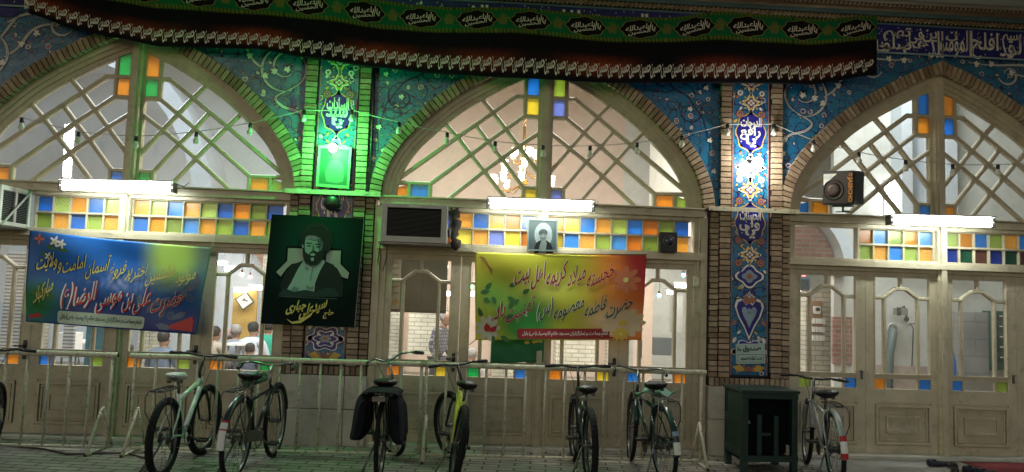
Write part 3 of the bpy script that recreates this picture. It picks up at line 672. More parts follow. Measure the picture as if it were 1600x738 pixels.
def door_leaf(cx, x0, x1, left_col, right_col, hside, a0, a1, dark=True):
    # x0..x1 glass field; the leaf frame extends beyond
    d = MB(); w_ = x1-x0; y0, y1 = .035, .095
    d.box(a0, x0, y0, y1, .04, 2.055, M['paint']); d.box(x1, a1, y0, y1, .04, 2.055, M['paint']); d.box(x0, x1, y0, y1, 2.005, 2.055, M['paint'])
    d.box(x0, x1, y0+.001, y1, .86, .905, M['paint']); d.box(x0, x1, y0, y1, .60, .748, M['paint']); d.box(x0, x1, y0, y1, .04, .13, M['paint']); d.box(x0, x1, y0+.012, y1, .13, .60, M['paint'])
    # raised mouldings of the bottom panel
    def ring(ax0, ax1, z0, z1, t, yy, dep):
        d.box(ax0, ax1, yy, yy+dep, z1-t, z1, M['paint']); d.box(ax0, ax1, yy, yy+dep, z0, z0+t, M['paint']); d.box(ax0, ax0+t, yy, yy+dep, z0+t, z1-t, M['paint']); d.box(ax1-t, ax1, yy, yy+dep, z0+t, z1-t, M['paint'])
    ring(x0+.01, x1-.01, .145, .575, .024, y0-.018, .04); ring(x0+.048, x1-.048, .183, .537, .014, y0-.006, .03); ring(x0+.13, x1-.13, .265, .455, .018, y0-.014, .04)
    d.box(x0+.15, x1-.15, y0-.001, y0+.03, .285, .435, M['paint'])
    # stepped trim round the glass
    ring(x0-.004, x1+.004, .905, 2.006, .012, y0-.006, .03)
    za, zf = 1.766, 1.87                      # shoulder and crown of the cut-corner arch
    v1, v2 = x0+w_*.20, x0+w_*.80; f1, f2 = x0+w_*.385, x0+w_*.60
    for s_, (p, q) in enumerate((((x0, za), (v1, za)), ((v1-.008, za), (f1+.006, zf)), ((f1, zf), (f2, zf)), ((f2-.006, zf), (v2+.008, za)), ((v2, za), (x1, za)), ((v1, za+.01), (v1, .90)), ((v2, za+.01), (v2, .90)), (((f1+f2)/2, zf), ((f1+f2)/2, 2.01)))):
        d.bar(p, q, .042, y0+.003+.0012*s_, y1-.01, M['paint'])
    for xx in (x0+.135, x1-.135): d.bar((xx, .745), (xx, .865), .02, y0+.01, y1-.01, M['paint'], .006)
    o = d.build('door', B)
    g = MB(); g.poly([(x0, .075, .90), (x1, .075, .90), (x1, .075, 2.01), (x0, .075, 2.01)], M['clear']); g.poly([(x0+.14, .075, .745), (x1-.14, .075, .745), (x1-.14, .075, .865), (x0+.14, .075, .865)], M['clear']); g.build('glass_pane', o)
    g = MB(); g.prism([(x0, .75), (x0+.125, .75), (x0+.125, .86), (x0, .86)], .06, .068, M[left_col]); g.prism([(x1-.125, .75), (x1, .75), (x1, .86), (x1-.125, .86)], .06, .068, M[right_col]); g.build('coloured_glass', o)
    if hside:
        h = MB(); hx = a1-.045 if hside > 0 else a0+.045; hm = M['black'] if dark else M['steel']
        h.rbox(T(hx, y0-.006, .90), .035 if dark else .022, .012, .20 if dark else .10, .010, hm); h.tube([(hx, y0-.01, .94), (hx, y0-.05, .94), (hx-hside*(.08 if dark else .05), y0-.055, .94)], .009 if dark else .006, hm); h.ball((hx, y0-.02, .86), .008, M['steel']); h.build('handle', o)
LC = {0: (('g_blue', 'g_orange'), ('g_blue', 'g_green'), ('g_orange', 'g_green'), ('g_orange', 'g_emerald')), 1: (('g_orange', 'g_yellow'), ('g_emerald', 'g_blue'), ('g_orange', 'g_yellow'), ('g_blue', 'g_orange')), 2: (('g_green', 'g_blue'), ('g_orange', 'g_blue'), ('g_blue', 'g_green'), ('g_blue', 'g_orange'))}
for bi, cx in enumerate(BAYS):
    for k, (a, b_) in enumerate(((-1.615, -.985), (-.775, -.125), (.125, .775), (.985, 1.615))):
        door_leaf(cx, cx+a-.02*(k == 0), cx+b_+.02*(k == 3), *LC[bi][k], {0: 1, 1: 0, 2: 1, 3: 0}[k], *((cx-1.702, cx-.8815), (cx-.8785, cx-.05), (cx+.05, cx+.8785), (cx+.8815, cx+1.702))[k], bi < 2)
# flat cable rail running across the piers at springing height
for px_, lb in zip(PIERS[1:3], ('flat pale metal rail washed green, crossing the left brick pier above the black poster', 'flat pale metal rail crossing the right brick pier under the white bulb')):
    mb = MB(); mb.box(px_-.50, px_+.52, -.125, -.118, 2.655, 2.70, M['rail']); mb.box(px_-.50, px_+.52, -.1175, -.066, 2.697, 2.703, M['rail'])
    tag(mb.build('cable_rail'), lb, 'rail')
# ================================================================== HANGINGS
def interp(tab, x):
    if x <= tab[0][0]: (a, b), (c, d) = tab[0], tab[1]
    elif x >= tab[-1][0]: (a, b), (c, d) = tab[-2], tab[-1]
    else:
        for (a, b), (c, d) in zip(tab[:-1], tab[1:]):
            if a <= x <= c: break
    t = (x-a)/(c-a)
    if 0 <= t <= 1: t2 = t*t*(3-2*t); t = .5*t+.5*t2
    return b+(d-b)*t
BOT = [(45, 22), (122, 47), (179, 59), (252, 73), (400, 77), (481, 91), (587, 106), (685, 116), (800, 122), (963, 130), (1125, 130), (1200, 131), (1265, 133), (1371, 117)]
GRB = [(90, -22), (183, 2), (244, 12), (400, 22), (502, 30), (603, 45), (685, 50), (800, 50), (963, 65), (1044, 65), (1125, 61), (1200, 65), (1265, 69), (1369, 61)]
GRT = [(90, -62), (183, -42), (400, -20), (502, -12), (587, 0), (644, 8), (705, 12), (800, 12), (963, 26), (1044, 28), (1125, 18), (1200, 23), (1281, 30), (1369, 24)]
def cloth(u, v, off=0.0):       # v 0 top edge .. 0.42 green band foot .. 1 bottom
    px = 45+u*1325
    t, g, b = interp(GRT, px), interp(GRB, px), interp(BOT, px)
    py = t+(g-t)*v/.42 if v < .42 else g+(b-g)*(v-.42)/.58
    y = -.20-.035*math.sin(u*19+v*1.2)*(.3+.7*v)-.018*math.sin(u*47+2*v)*v-.03*v
    q = P(px, py, y); q.y -= off+.002*(off > 0); return q
def nz(x, y, s=0):
    return .5+.5*math.sin(x*1.7+s+2.1*math.sin(y*1.3+x*.6+s))*math.cos(y*2.3+1.4*math.sin(x*.9-s))
def cloth_col(u, v):
    if v < .42:
        if v < .05 or v > .37: return (.16, .19, .03) if int(u*420) % 2 else (.015, .08, .02)
        return (.005, .135+.03*nz(u*60, v*5), .056)
    g = max(0, math.sin(u*2*math.pi*7.5+1.2)*.5+.62+.25*math.sin(u*31)); k = max(0, 1-abs(v-.78)/.17)*g*(.35+.65*nz(u*420, v*38, 3))
    return (.005+.28*k, .005+.045*k, .009+.010*k)
mb = MB(); mb.grid(cloth, 440, 34, M['vc_cloth'], cloth_col)
cl = mb.build('mourning_banner'); sd = cl.modifiers.new('solid', 'SOLIDIFY'); sd.thickness = .003; sd.offset = 1
tag(cl, 'long black cloth with a green lettered band hung along the top of the front', 'banner')
lt = MB()
def cfn(u0, u1, v0, v1): return lambda u, v, o: cloth(u0+(u1-u0)*u, v0+(v1-v0)*v, .007+o)
def cpoly(pts, m, off): lt.poly([cloth(a, b, off) for a, b in pts], m)
ux = lambda px: (px-45)/1325
for k, px in enumerate((137, 224, 310, 396, 481, 570, 657, 745, 829, 915, 1000, 1085, 1168, 1253, 1336)):
    u = ux(px); hw = .0225
    cpoly([(u+a, .21+b) for a, b in blob(0, 0, hw*1.05, .158, 30, 8, .07)], flat('dull_gold', (.26, .20, .04)), .004)
    cpoly([(u+a, .21+b) for a, b in blob(0, 0, hw, .15, 30, 8, .07)], M['blackp'], .006)
    put_text(lt, 'یا اباعبدالله', None, 0, M['whitep'], .018, .16, .1, fn=cfn(u-.017, u+.018, .10, .25), gap=.08)
    put_text(lt, 'الحسین', None, 0, M['whitep'], .018, .2, .1, fn=cfn(u-.014, u+.012, .19, .33))
    if k:
        uh = ux(px-43)
        cpoly([(uh-.004, .29), (uh+.004, .29), (uh+.0055, .20), (uh+.008, .17), (uh+.0062, .15), (uh+.004, .19), (uh+.0035, .12), (uh+.002, .12), (uh+.0015, .17), (uh+.0005, .10), (uh-.001, .10), (uh-.001, .17), (uh-.0025, .12), (uh-.004, .13), (uh-.003, .19), (uh-.006, .17), (uh-.0065, .2)], flat('olive_print', (.11, .14, .015)), .005)
n = 80
for k in range(n):
    u = (k+.3)/n; put_text(lt, 'حسین', None, 0, M['whitep'], .022, .06, .12, fn=cfn(u-.0085, u+.0045, .735, .94))
lt.build('lettering', cl)

# ---- vinyl greeting banners
def quad_fn(tl, tr, br, bl, y, wr=.012):
    def f(u, v, off=0.0):
        px = (tl[0]*(1-u)+tr[0]*u)*(1-v)+(bl[0]*(1-u)+br[0]*u)*v; py = (tl[1]*(1-u)+tr[1]*u)*(1-v)+(bl[1]*(1-u)+br[1]*u)*v
        py += 2.2*math.sin(math.pi*u)*(1-v)
        yy = y-wr*(math.sin(u*7+v*4)+.6*math.sin(u*13-v*9)+.5*math.sin(v*11+u*3))
        q = P(px, py, y); return Vector((q.x, yy-off, q.z))
    return f
def lerp3(a, b, t): t = max(0, min(1, t)); t = t*t*(3-2*t); return tuple(a[i]+(b[i]-a[i])*t for i in range(3))
b1 = quad_fn((46.7, 360), (331, 387), (305.7, 523), (38.6, 503), -.16)
def col1(u, v): return tuple(min(.8, x*1.85) for x in col1_(u, v))
def col1_(u, v):
    c = lerp3((.003, .045, .16), (.004, .085, .34), max(0, 1-math.hypot((u-.42)/.42, (v-.22)/.55))*1.3)
    c = lerp3(c, (.012, .014, .10), max(0, (v-.55)*2.1)*(1 if u > .25 else .3))
    gk = max(0, 1-math.hypot((u-.80)/.22, (v-.12)/.5)); c = lerp3(c, (.22, .34, .06), gk*1.35)
    c = lerp3(c, (.16, .26, .10), max(0, (u-.9)*6)*(1-v))
    c = lerp3(c, (.01, .10, .035), max(0, 1-math.hypot((u-.06)/.2, (v-.78)/.35))*1.2)
    c = lerp3(c, (.22, .24, .36), max(0, 1-math.hypot((u-.52)/.34, (v-.46)/.20))*.75*nz(u*60, v*14))
    return c
mb = MB(); mb.grid(b1, 90, 44, M['vc'], col1); bn = mb.build('vinyl_banner'); tag(bn, 'blue and green vinyl banner with gold lettering tied across the left doors', 'banner')
bn.modifiers.new('s', 'SOLIDIFY').thickness = .002
lt = MB(); bf = lambda F, u0, v0, u1, v1, r=0.0: (lambda u, v, o: F(u0+(u1-u0)*u, v0+(v1-v0)*v+r*(u-.5), .0145+o))
put_text(lt, 'مولود هشتمین اختر پر فروغ آسمان امامت و ولایت', None, 0, M['goldpale'], .010, .16, .22, fn=bf(b1, .045, .17, .945, .50, .02), gap=.10, outline=M['blackp'], ow=.008)
put_text(lt, 'حضرت علی بن موسی الرضا (ع)', None, 0, M['red'], .008, .16, .22, fn=bf(b1, .20, .47, .90, .85, -.02), gap=.10, outline=M['whitep'], ow=.016)
put_text(lt, 'مبارکباد.', None, 0, M['goldpale'], .020, .25, .25, fn=bf(b1, .045, .50, .155, .80), outline=M['blackp'])
def fpoly(F, pts, m, off): lt.poly([F(a, b, off) for a, b in pts], m)
def rr_(F, u0, v0, u1, v1, r, m, off, sk=0.0):
    def g(u, v):
        e = min(u, 1-u)*(u1-u0); k = 0 if e > r else (1-math.sqrt(max(0, 1-(1-e/r)**2)))*r*1.6
        va, vb = v0+k, v1-k; return F(u0+(u1-u0)*u, va+(vb-va)*v+sk*(u-.5)*(u1-u0), off)
    us = [0, .008, .02, .035]+[.035+.93*i/36 for i in range(1, 36)]+[.965, .98, .992, 1]; b0 = len(lt.v)
    for u in us:
        for j in range(5): lt.v.append(tuple(g(u, j/4)))
    for i in range(len(us)-1):
        for j in range(4): q = b0+i*5+j; lt.face((q, q+1, q+6, q+5), m)
rr_(b1, .185, .845, .695, .985, .018, flat('pale_green_label', (.42, .52, .42)), .003, -.01)
put_text(lt, 'امام جماعت و نمازگزاران مسجد خاتم الاوصیاء (ص) بابل', None, 0, M['dgreen'], .022, 0, 0, fn=lambda u, v, o: b1(.20+.48*u, .868+.088*v-.005*(u-.4), .009+o), gap=.2)
def flower(F, u, v, r, n, m, mc, off=.005, asp=2.0):
    for k in range(n):
        a = 2*math.pi*k/n; cu, cv = u+r*.55*math.cos(a), v+r*.55*math.sin(a)*asp
        pts = [(cu+(p*math.cos(a)-q*math.sin(a)), cv+(p*math.sin(a)+q*math.cos(a))*asp) for p, q in blob(0, 0, r*.55, r*.24, 10)]
        fpoly(F, pts, m, off+.0006*k)
    fpoly(F, [(u+p, v+q*asp) for p, q in blob(0, 0, r*.2, r*.2, 8)], mc, off+.0006*n+.001)
def leaf(F, u, v, l, w_, a, m, off=.004, asp=2.0):
    a = rad(a); pts = [(u+p*math.cos(a)-q*math.sin(a), v+(p*math.sin(a)+q*math.cos(a))*asp) for p, q in ((0, 0), (l*.3, w_), (l*.7, w_*.8), (l, 0), (l*.7, -w_*.8), (l*.3, -w_))]
    fpoly(F, pts, m, off)
for u, v, l, a in ((.10, .14, .06, 20), (.12, .10, .07, 0), (.08, .20, .05, 70), (.16, .16, .07, 10), (.02, .72, .08, -40), (.06, .68, .08, -60), (.10, .73, .07, -20), (.03, .80, .09, 10), (.12, .66, .05, 40)): leaf(b1, u, v, l, .012, a, M['lgreen'])
flower(b1, .15, .09, .030, 5, M['whitep'], M['goldpale']); flower(b1, .185, .11, .026, 5, M['whitep'], M['goldpale']); flower(b1, .115, .26, .022, 5, M['whitep'], M['goldpale']); flower(b1, .06, .08, .028, 4, flat('orange_petal', (.55, .13, .03)), M['red'])
fpoly(b1, [(.015, .93), (.07, .89), (.10, .93), (.02, .955)], M['red'], .004); fpoly(b1, [(.83, .93), (.96, .80), (.975, .86), (.975, .97), (.86, .96)], M['red'], .0085)
gs = flat('slate_scroll_print', (.10, .13, .22))
for u, v, l, a in ((.70, .80, .10, -60), (.74, .70, .10, -30), (.78, .86, .10, -80), (.82, .72, .12, -50), (.88, .62, .10, -70), (.92, .76, .09, 150), (.76, .92, .10, 10), (.66, .72, .07, -100), (.90, .52, .08, -40), (.95, .44, .07, -90)): leaf(b1, u, v, l, .018, a, gs, .003)
for c in ((.84, .80), (.93, .58)):
    for k in range(26):
        a, b_ = k*.42, (k+1)*.42; r1, r2 = .03*(1-k/32), .03*(1-(k+1)/32)
        fpoly(b1, [(c[0]+r1*math.cos(a), c[1]+2*r1*math.sin(a)), (c[0]+r2*math.cos(b_), c[1]+2*r2*math.sin(b_)), (c[0]+(r2-.007)*math.cos(b_), c[1]+2*(r2-.007)*math.sin(b_)), (c[0]+(r1-.007)*math.cos(a), c[1]+2*(r1-.007)*math.sin(a))], gs, .0035)
lt.build('lettering', bn)
cd_ = MB()
for a, b_ in (((46.7, 360), (40, 352)), ((331, 387), (336, 366)), ((38.6, 503), (30, 512)), ((305.7, 523), (300, 548))): cd_.tube([P(a[0], a[1], -.16), P(b_[0], b_[1], -.02)], .004, M['wire'], 6)
cd_.build('corner_string', bn)

b2 = quad_fn((742, 394), (1010, 397), (1003, 531.5), (742.7, 532), -.17, .010)
def col2(u, v): return tuple(min(.8, x*1.45) for x in col2_(u, v))
def col2_(u, v):
    c = lerp3((.40, .40, .035), (.22, .26, .02), u*.9)
    c = lerp3(c, (.02, .20, .03), max(0, 1-math.hypot((u-.30)/.26, (v-.78)/.5))*1.35)
    c = lerp3(c, (.10, .24, .03), max(0, 1-math.hypot((u-.12)/.25, (v-.5)/.4)))
    c = lerp3(c, (.48, .14, .02), max(0, (u-.56)*3.2)*(1.15-v*.35))
    c = lerp3(c, (.26, .012, .012), max(0, (u-.80)*6)*max(0, 1-v*1.3)*1.3)
    c = lerp3(c, (.58, .46, .30), max(0, 1-math.hypot((u-.82)/.26, (v-.76)/.30))*.8)
    c = lerp3(c, (.50, .52, .14), max(0, 1-math.hypot((u-.40)/.3, (v-.40)/.22))*.45)
    return c
mb = MB(); mb.grid(b2, 90, 44, M['vc'], col2); bn = mb.build('vinyl_banner'); tag(bn, 'yellow, green and red vinyl banner with a red label strip across the middle doors', 'banner')
bn.modifiers.new('s', 'SOLIDIFY').thickness = .002
lt = MB(); wine = flat('wine_print', (.27, .008, .03))
put_text(lt, 'خجسته میلاد کریمه اهل بیت', None, 0, wine, .012, .20, .22, fn=bf(b2, .225, .06, .815, .42), gap=.12, outline=M['whitep'], ow=.010)
put_text(lt, 'حضرت فاطمه معصومه (س)', None, 0, M['dgreen'], .012, .20, .22, fn=bf(b2, .365, .47, .93, .78, -.02), gap=.06, outline=M['whitep'], ow=.010)
put_text(lt, 'تهنیت باد.', None, 0, wine, .012, .22, .22, fn=bf(b2, .095, .50, .355, .80, -.04), gap=.08, outline=M['whitep'], ow=.010)
rr_(b2, .25, .865, .83, .985, .016, flat('label_red', (.26, .008, .012)), .003)
put_text(lt, 'امام جماعت و نمازگزاران مسجد خاتم الاوصیاء (ص) بابل', None, 0, M['whitep'], .020, 0, 0, fn=lambda u, v, o: b2(.28+.51*u, .89+.07*v, .009+o), gap=.2)
for u, v, l, a in ((.03, .46, .06, -10), (.05, .52, .05, 30), (.06, .43, .06, -50), (.10, .50, .05, 60), (.19, .50, .07, 30), (.20, .38, .05, -20), (.22, .58, .05, -30), (.13, .70, .07, -60), (.17, .74, .07, -10), (.20, .64, .06, -60), (.10, .92, .06, 80), (.15, .95, .07, 30), (.04, .74, .06, -110), (.28, .46, .05, -30)): leaf(b2, u, v, l, .014, a, M['lgreen'])
flower(b2, .075, .86, .070, 9, flat('daisy_petal', (.50, .55, .42)), M['goldpale'], .004); 
for pts in ([(.05, .86), (.065, .80), (.09, .84), (.085, .90), (.06, .90)], [(.085, .86), (.13, .83), (.12, .90), (.09, .91)]): fpoly(b2, pts, M['red'], .013)
flower(b2, .885, .30, .085, 8, flat('coral_petal', (.50, .15, .06)), M['goldpale'], .004, 1.8)
flower(b2, .88, .80, .13, 12, flat('cream_petal', (.58, .46, .28)), M['gold'], .0035, 1.3); flower(b2, .87, .93, .05, 9, M['gold'], M['goldpale'], .013, 1.5)
for k in range(7): leaf(b2, .025+.012*k, .05+.02*k, .045, .006, 20+12*k, flat('wheat_print', (.30, .16, .03)), .004+.0004*k)
fpoly(b2, [(0, .005), (1, .005), (1, .02), (0, .02)], flat('hem_brown', (.16, .09, .02)), .002)
lt.build('lettering', bn)
cd_ = MB()
for a, b_ in (((742, 394), (722, 391)), ((1010, 397), (1016, 388)), ((742.7, 532), (700, 566)), ((1003, 531), (1002, 560))): cd_.tube([P(a[0], a[1], -.17), P((a[0]+b_[0])/2, (a[1]+b_[1])/2-2, -.13), P(b_[0], b_[1], -.04)], .005, M['wire'], 6)
cd_.build('corner_string', bn)
# green cloth under the second banner
mb = MB(); gq = quad_fn((768, 522), (850, 522), (849, 566), (766, 567), -.035, .006); gq0 = gq
mb.grid(lambda u, v: gq0(u, v), 30, 14, flat('flag_green', (.008, .13, .05), .7))
g_ = mb.build('green_flag'); g_.modifiers.new('s', 'SOLIDIFY').thickness = .003
tag(g_, 'green cloth with yellow marks hanging on the middle door below the yellow banner', 'flag')
lt = MB(); fpoly(gq, [(.62, .24), (.70, .20), (.74, .30), (.66, .34)], M['gold'], .004); fpoly(gq, [(.76, .22), (.90, .20), (.94, .28), (.80, .32)], M['gold'], .004); lt.build('yellow_mark', g_)

# ---- portrait drawings (generic turbaned cleric), in photo coordinates on a plane
def cleric(mb, cx, cy, s, y, robe, shirt, skin, turban, beard, dark, k=0.0012, wide=1.0):
    def L(pts, m, i): pxpoly(mb, [(cx+a*s, cy+b*s) for a, b in pts], y-k*i, m)
    L([(-1.7, 3.6), (-1.65, 2.4), (-1.35, 1.6), (-.75, 1.15), (0, 1.0), (.8, 1.15), (1.4, 1.6), (1.8, 2.4), (1.95, 3.6)], robe, 1)
    L([(-.85, 3.6), (-.75, 2.5), (-.45, 1.5), (-.2, 1.0), (.35, 1.0), (.72, 1.5), (.62, 2.3), (.50, 3.6)], shirt, 2)
    L([(-.35, .7), (.4, .7), (.45, 1.15), (.1, 1.45), (-.3, 1.2)], skin, 3)
    L(blob(.02, .12, .58, .74, 20), skin, 4)
    L([(-.58, .10), (-.52, .38), (-.30, .48), (-.08, .42), (.12, .42), (.36, .48), (.56, .34), (.60, .05), (.66, .40), (.55, .85), (.28, 1.12), (0, 1.18), (-.30, 1.08), (-.55, .8), (-.64, .35)], beard, 5)
    L([(-.26, .46), (-.02, .38), (.26, .46), (.16, .54), (-.16, .54)], beard, 6); L([(-.12, .58), (.14, .58), (.08, .63), (-.08, .63)], skin, 7)
    L([(-.44, -.08), (-.14, -.10), (-.12, -.04), (-.42, -.01)], beard, 6); L([(.16, -.10), (.46, -.08), (.44, -.01), (.14, -.04)], beard, 6)
    L(blob(-.28, .08, .11, .045, 10), dark, 7); L(blob(.30, .08, .11, .045, 10), dark, 7); L([(-.02, .02), (.08, .02), (.14, .30), (-.08, .32)], flat('nose_shade', (.10, .22, .18)), 6)
    L([(-.66, .05), (-.80, -.25), (-.72, -.72), (-.38, -1.02), (.05, -1.12), (.50, -1.0), (.80, -.70), (.86, -.25), (.68, .05), (.48, -.22), (.05, -.34), (-.42, -.22)], turban, 8)
PQ = ((424.5, 335), (568.6, 341.6), (553.7, 512.3), (407.2, 505.9)); PY = -.20
mb = MB()
def pq(u, v, off=0.0):
    tl, tr, br, bl = PQ; px = (tl[0]*(1-u)+tr[0]*u)*(1-v)+(bl[0]*(1-u)+br[0]*u)*v; py = (tl[1]*(1-u)+tr[1]*u)*(1-v)+(bl[1]*(1-u)+br[1]*u)*v; q = P(px, py, PY); q.y -= off; return q
mb.grid(lambda u, v: pq(u, v, 0), 24, 28, M['vc_dull'], lambda u, v: lerp3((.003, .010, .010), (.006, .052, .040), 1.2-math.hypot(u-.5, v-.35)*1.9), sm=False)
c4 = [pq(0, 0), pq(1, 0), pq(1, 1), pq(0, 1)]; bk = [Vector((q.x, q.y+.035, q.z)) for q in c4]
for i in range(4): j = (i+1) % 4; mb.poly([c4[i], c4[j], bk[j], bk[i]], M['white_paint'] if i == 1 else M['black'])
mb.poly(bk[::-1], M['black'])
po = mb.build('poster_board'); tag(po, 'black poster board with a bearded man in a dark turban on the left pier', 'poster')
mb = MB(); y = PY-.002
pale = flat('poster_mint', (.17, .33, .27)); 
L_ = lambda pts, m, i: pxpoly(mb, pts, y-.0015*i, m)
skn = flat('poster_skin', (.24, .46, .38), .8); shd_ = flat('poster_half_tone', (.07, .18, .15), .8); drk = flat('poster_deep', (.004, .016, .014), .8); wht = flat('poster_shirt', (.30, .50, .43), .8); shl = flat('poster_shirt_fold', (.15, .29, .25), .8); gry = flat('poster_grey', (.34, .42, .37), .8)
L_([(447.6, 384.6), (474.7, 385.4), (477.2, 407.2), (508.1, 407.2), (513.3, 387.2), (535.2, 389.7), (534.9, 411.9), (548.8, 426.5), (544.7, 439.4), (528.7, 433.0), (459.2, 433.0), (437.3, 436.1), (428.3, 425.8), (446.3, 406.0)], M['blackp'], 0)
L_([(450.2, 387.9), (473.4, 388.7), (474.7, 408.5), (455.4, 412.9), (447.6, 420.1), (438.6, 432.5), (431.4, 425.3), (448.9, 407.8)], gry, 1)
L_([(510.7, 391.8), (532.6, 391.8), (531.8, 412.9), (545.5, 426.5), (543.2, 436.1), (533.9, 432.5), (526.2, 418.8), (509.4, 408.5)], gry, 1)
L_([(473.4, 407.2), (454.1, 415.0), (445.1, 427.8), (438.6, 443.3), (439.9, 463.9), (477.2, 463.9), (474.7, 412.4)], drk, 2)
L_([(505.6, 407.2), (521.0, 413.7), (531.3, 429.1), (536.5, 443.3), (535.2, 463.9), (487.5, 463.9), (503.0, 415.0)], drk, 2)
L_([(473.4, 408.5), (465.7, 420.1), (455.4, 440.7), (447.6, 453.6), (443.8, 463.4), (490.1, 463.9), (492.2, 443.3), (499.1, 425.3), (508.1, 408.5), (503.0, 405.2), (477.2, 405.2)], wht, 3)
L_([(477.2, 445.9), (485.0, 448.9), (490.1, 447.1), (488.8, 453.6), (479.8, 452.3)], shl, 4)
L_([(488.8, 412.4), (490.6, 415.0), (486.3, 438.1), (483.7, 440.7)], shl, 4)
L_([(477.2, 416.3), (482.4, 420.1), (480.3, 423.2), (476.2, 420.1)], shl, 4)
L_([(459.2, 447.1), (467.5, 451.0), (464.4, 458.7), (452.8, 456.2)], shl, 4)
L_([(474.7, 404.7), (501.7, 404.7), (500.9, 411.9), (490.1, 418.8), (477.2, 412.9)], shd_, 4)
L_([(476.2, 376.3), (477.2, 368.6), (490.1, 366.0), (503.5, 370.7), (506.1, 381.5), (505.0, 397.5), (499.1, 408.5), (488.8, 411.9), (480.3, 407.2), (476.2, 397.5)], skn, 5)
L_([(495.8, 373.8), (503.5, 372.5), (506.1, 382.8), (504.5, 397.5), (498.9, 407.2), (494.2, 406.2), (498.9, 394.4), (496.8, 382.8)], shd_, 6)
L_([(472.1, 380.5), (474.7, 381.5), (477.2, 393.9), (481.9, 397.5), (486.0, 393.3), (490.1, 391.3), (495.8, 394.4), (502.5, 390.5), (506.1, 380.5), (507.6, 394.4), (504.0, 406.2), (494.7, 413.9), (485.0, 415.0), (476.7, 410.3), (473.1, 400.8)], drk, 7)
L_([(483.9, 397.5), (488.8, 395.4), (493.2, 398.0), (490.6, 400.0), (486.0, 399.8)], skn, 8)
L_([(485.0, 403.1), (490.6, 402.6), (490.1, 407.8), (486.5, 408.3)], skn, 8)
L_([(478.8, 378.9), (487.0, 379.9), (487.5, 381.5), (481.9, 381.2), (478.3, 381.0)], drk, 8)
L_([(492.2, 381.0), (500.9, 381.5), (502.0, 383.6), (495.8, 383.0), (492.2, 382.8)], drk, 8)
L_([(479.8, 383.0), (486.0, 383.8), (485.5, 385.6), (480.8, 385.1)], drk, 9)
L_([(493.7, 385.1), (499.9, 385.1), (499.4, 387.2), (494.2, 386.9)], drk, 9)
L_([(488.6, 382.8), (490.6, 383.0), (491.7, 391.8), (489.1, 392.8), (487.0, 391.8)], shd_, 8)
L_([(481.9, 373.3), (490.6, 374.8), (498.9, 374.3), (497.8, 375.8), (490.1, 376.6), (482.4, 374.8)], shd_, 8)
L_([(470.5, 380.5), (473.1, 379.4), (474.7, 387.2), (472.6, 387.2)], skn, 8)
L_([(470.0, 384.1), (469.0, 371.2), (471.6, 359.6), (478.5, 351.9), (488.8, 347.5), (501.7, 348.0), (512.0, 353.2), (518.4, 363.5), (520.0, 376.3), (517.1, 389.2), (510.7, 397.5), (506.1, 390.5), (505.0, 378.9), (500.9, 372.5), (491.4, 368.1), (481.9, 367.6), (477.2, 370.7), (475.2, 380.5)], drk, 10)
L_([(473.4, 363.5), (485.0, 353.7), (503.0, 351.6), (514.6, 360.9), (513.3, 362.4), (502.5, 353.7), (486.0, 355.7), (475.2, 365.0)], flat('turban_fold', (.010, .034, .032), .8), 11)
L_([(436.0, 458.7), (446.3, 451.0), (459.2, 456.2), (477.2, 453.1), (492.7, 456.2), (508.1, 449.7), (523.6, 451.0), (531.3, 463.9), (436.0, 464.4)], flat('poster_mist', (.010, .045, .038), .8), 12)
mb.build('portrait', po)
mb = MB(); yl = flat('poster_gold', (.62, .56, .13))
pxpoly(mb, [(443, 463.5), (527, 467), (527, 467.6), (443, 464.1)], y-.021, flat('hairline', (.12, .15, .12)))
put_text(mb, 'جباری', ((448, 468), (480, 470), (476, 494), (446, 492)), y-.020, yl, .035, .15, .25)
put_text(mb, 'سیدعلی', ((472, 470), (512, 468), (508, 502), (466, 500)), y-.020, yl, .035, .22, .2)
put_text(mb, 'حاج', ((506, 483), (522, 484), (520, 500), (504, 498)), y-.020, yl, .02, .2, .2)
pxpoly(mb, [(447, 498), (456, 503), (468, 501), (484, 491), (490, 486), (486, 494), (470, 505), (456, 506)], y-.020, yl)
mb.build('lettering', po)

def frame_obj(name, quad, y, wd, dep, fm, label, cat, inner, glassy=False):
    # quad in photo px; frame ring + backing + inner drawing
    mb = MB(); cs = [P(a, b_, y) for a, b_ in quad]; c0 = sum(cs, Vector())/4
    ins = [c0+(q-c0)*(1-wd/((q-c0).length*.7)) for q in cs]
    def sh(q, d): return Vector((q.x, q.y+d, q.z))
    for i in range(4):
        j = (i+1) % 4
        mb.poly([sh(cs[i], -dep), sh(cs[j], -dep), sh(ins[j], -dep), sh(ins[i], -dep)], fm); mb.poly([cs[i], cs[j], sh(cs[j], -dep), sh(cs[i], -dep)], fm); mb.poly([sh(ins[i], -dep), sh(ins[j], -dep), sh(ins[j], -dep*.4), sh(ins[i], -dep*.4)], fm)
    mb.poly(cs, fm); o = mb.build(name); tag(o, label, cat)
    mb = MB(); mb.poly([sh(q, -dep*.4) for q in ins], inner[0]); inner[1](mb, y-dep*.4-.001); mb.build('portrait', o); return o
sil = flat('mint_paper', (.08, .16, .11)); 
def green_pic(mb, y):
    pxpoly(mb, [(502, 236), (545, 238), (541, 290), (500, 287)], y, flat('frame_glass_green', (.010, .09, .045)))
    pxpoly(mb, [(509, 284), (508, 268), (514, 255), (520, 250), (528, 250), (535, 256), (538, 266), (536, 284), (526, 287)], y-.002, sil)
    pxpoly(mb, blob(524, 243, 5.5, 7.5, 14), y-.003, flat('mint_skin', (.05, .10, .07))); pxpoly(mb, [(518, 240), (519, 233), (525, 231), (530, 234), (531, 240), (524, 238)], y-.004, sil)
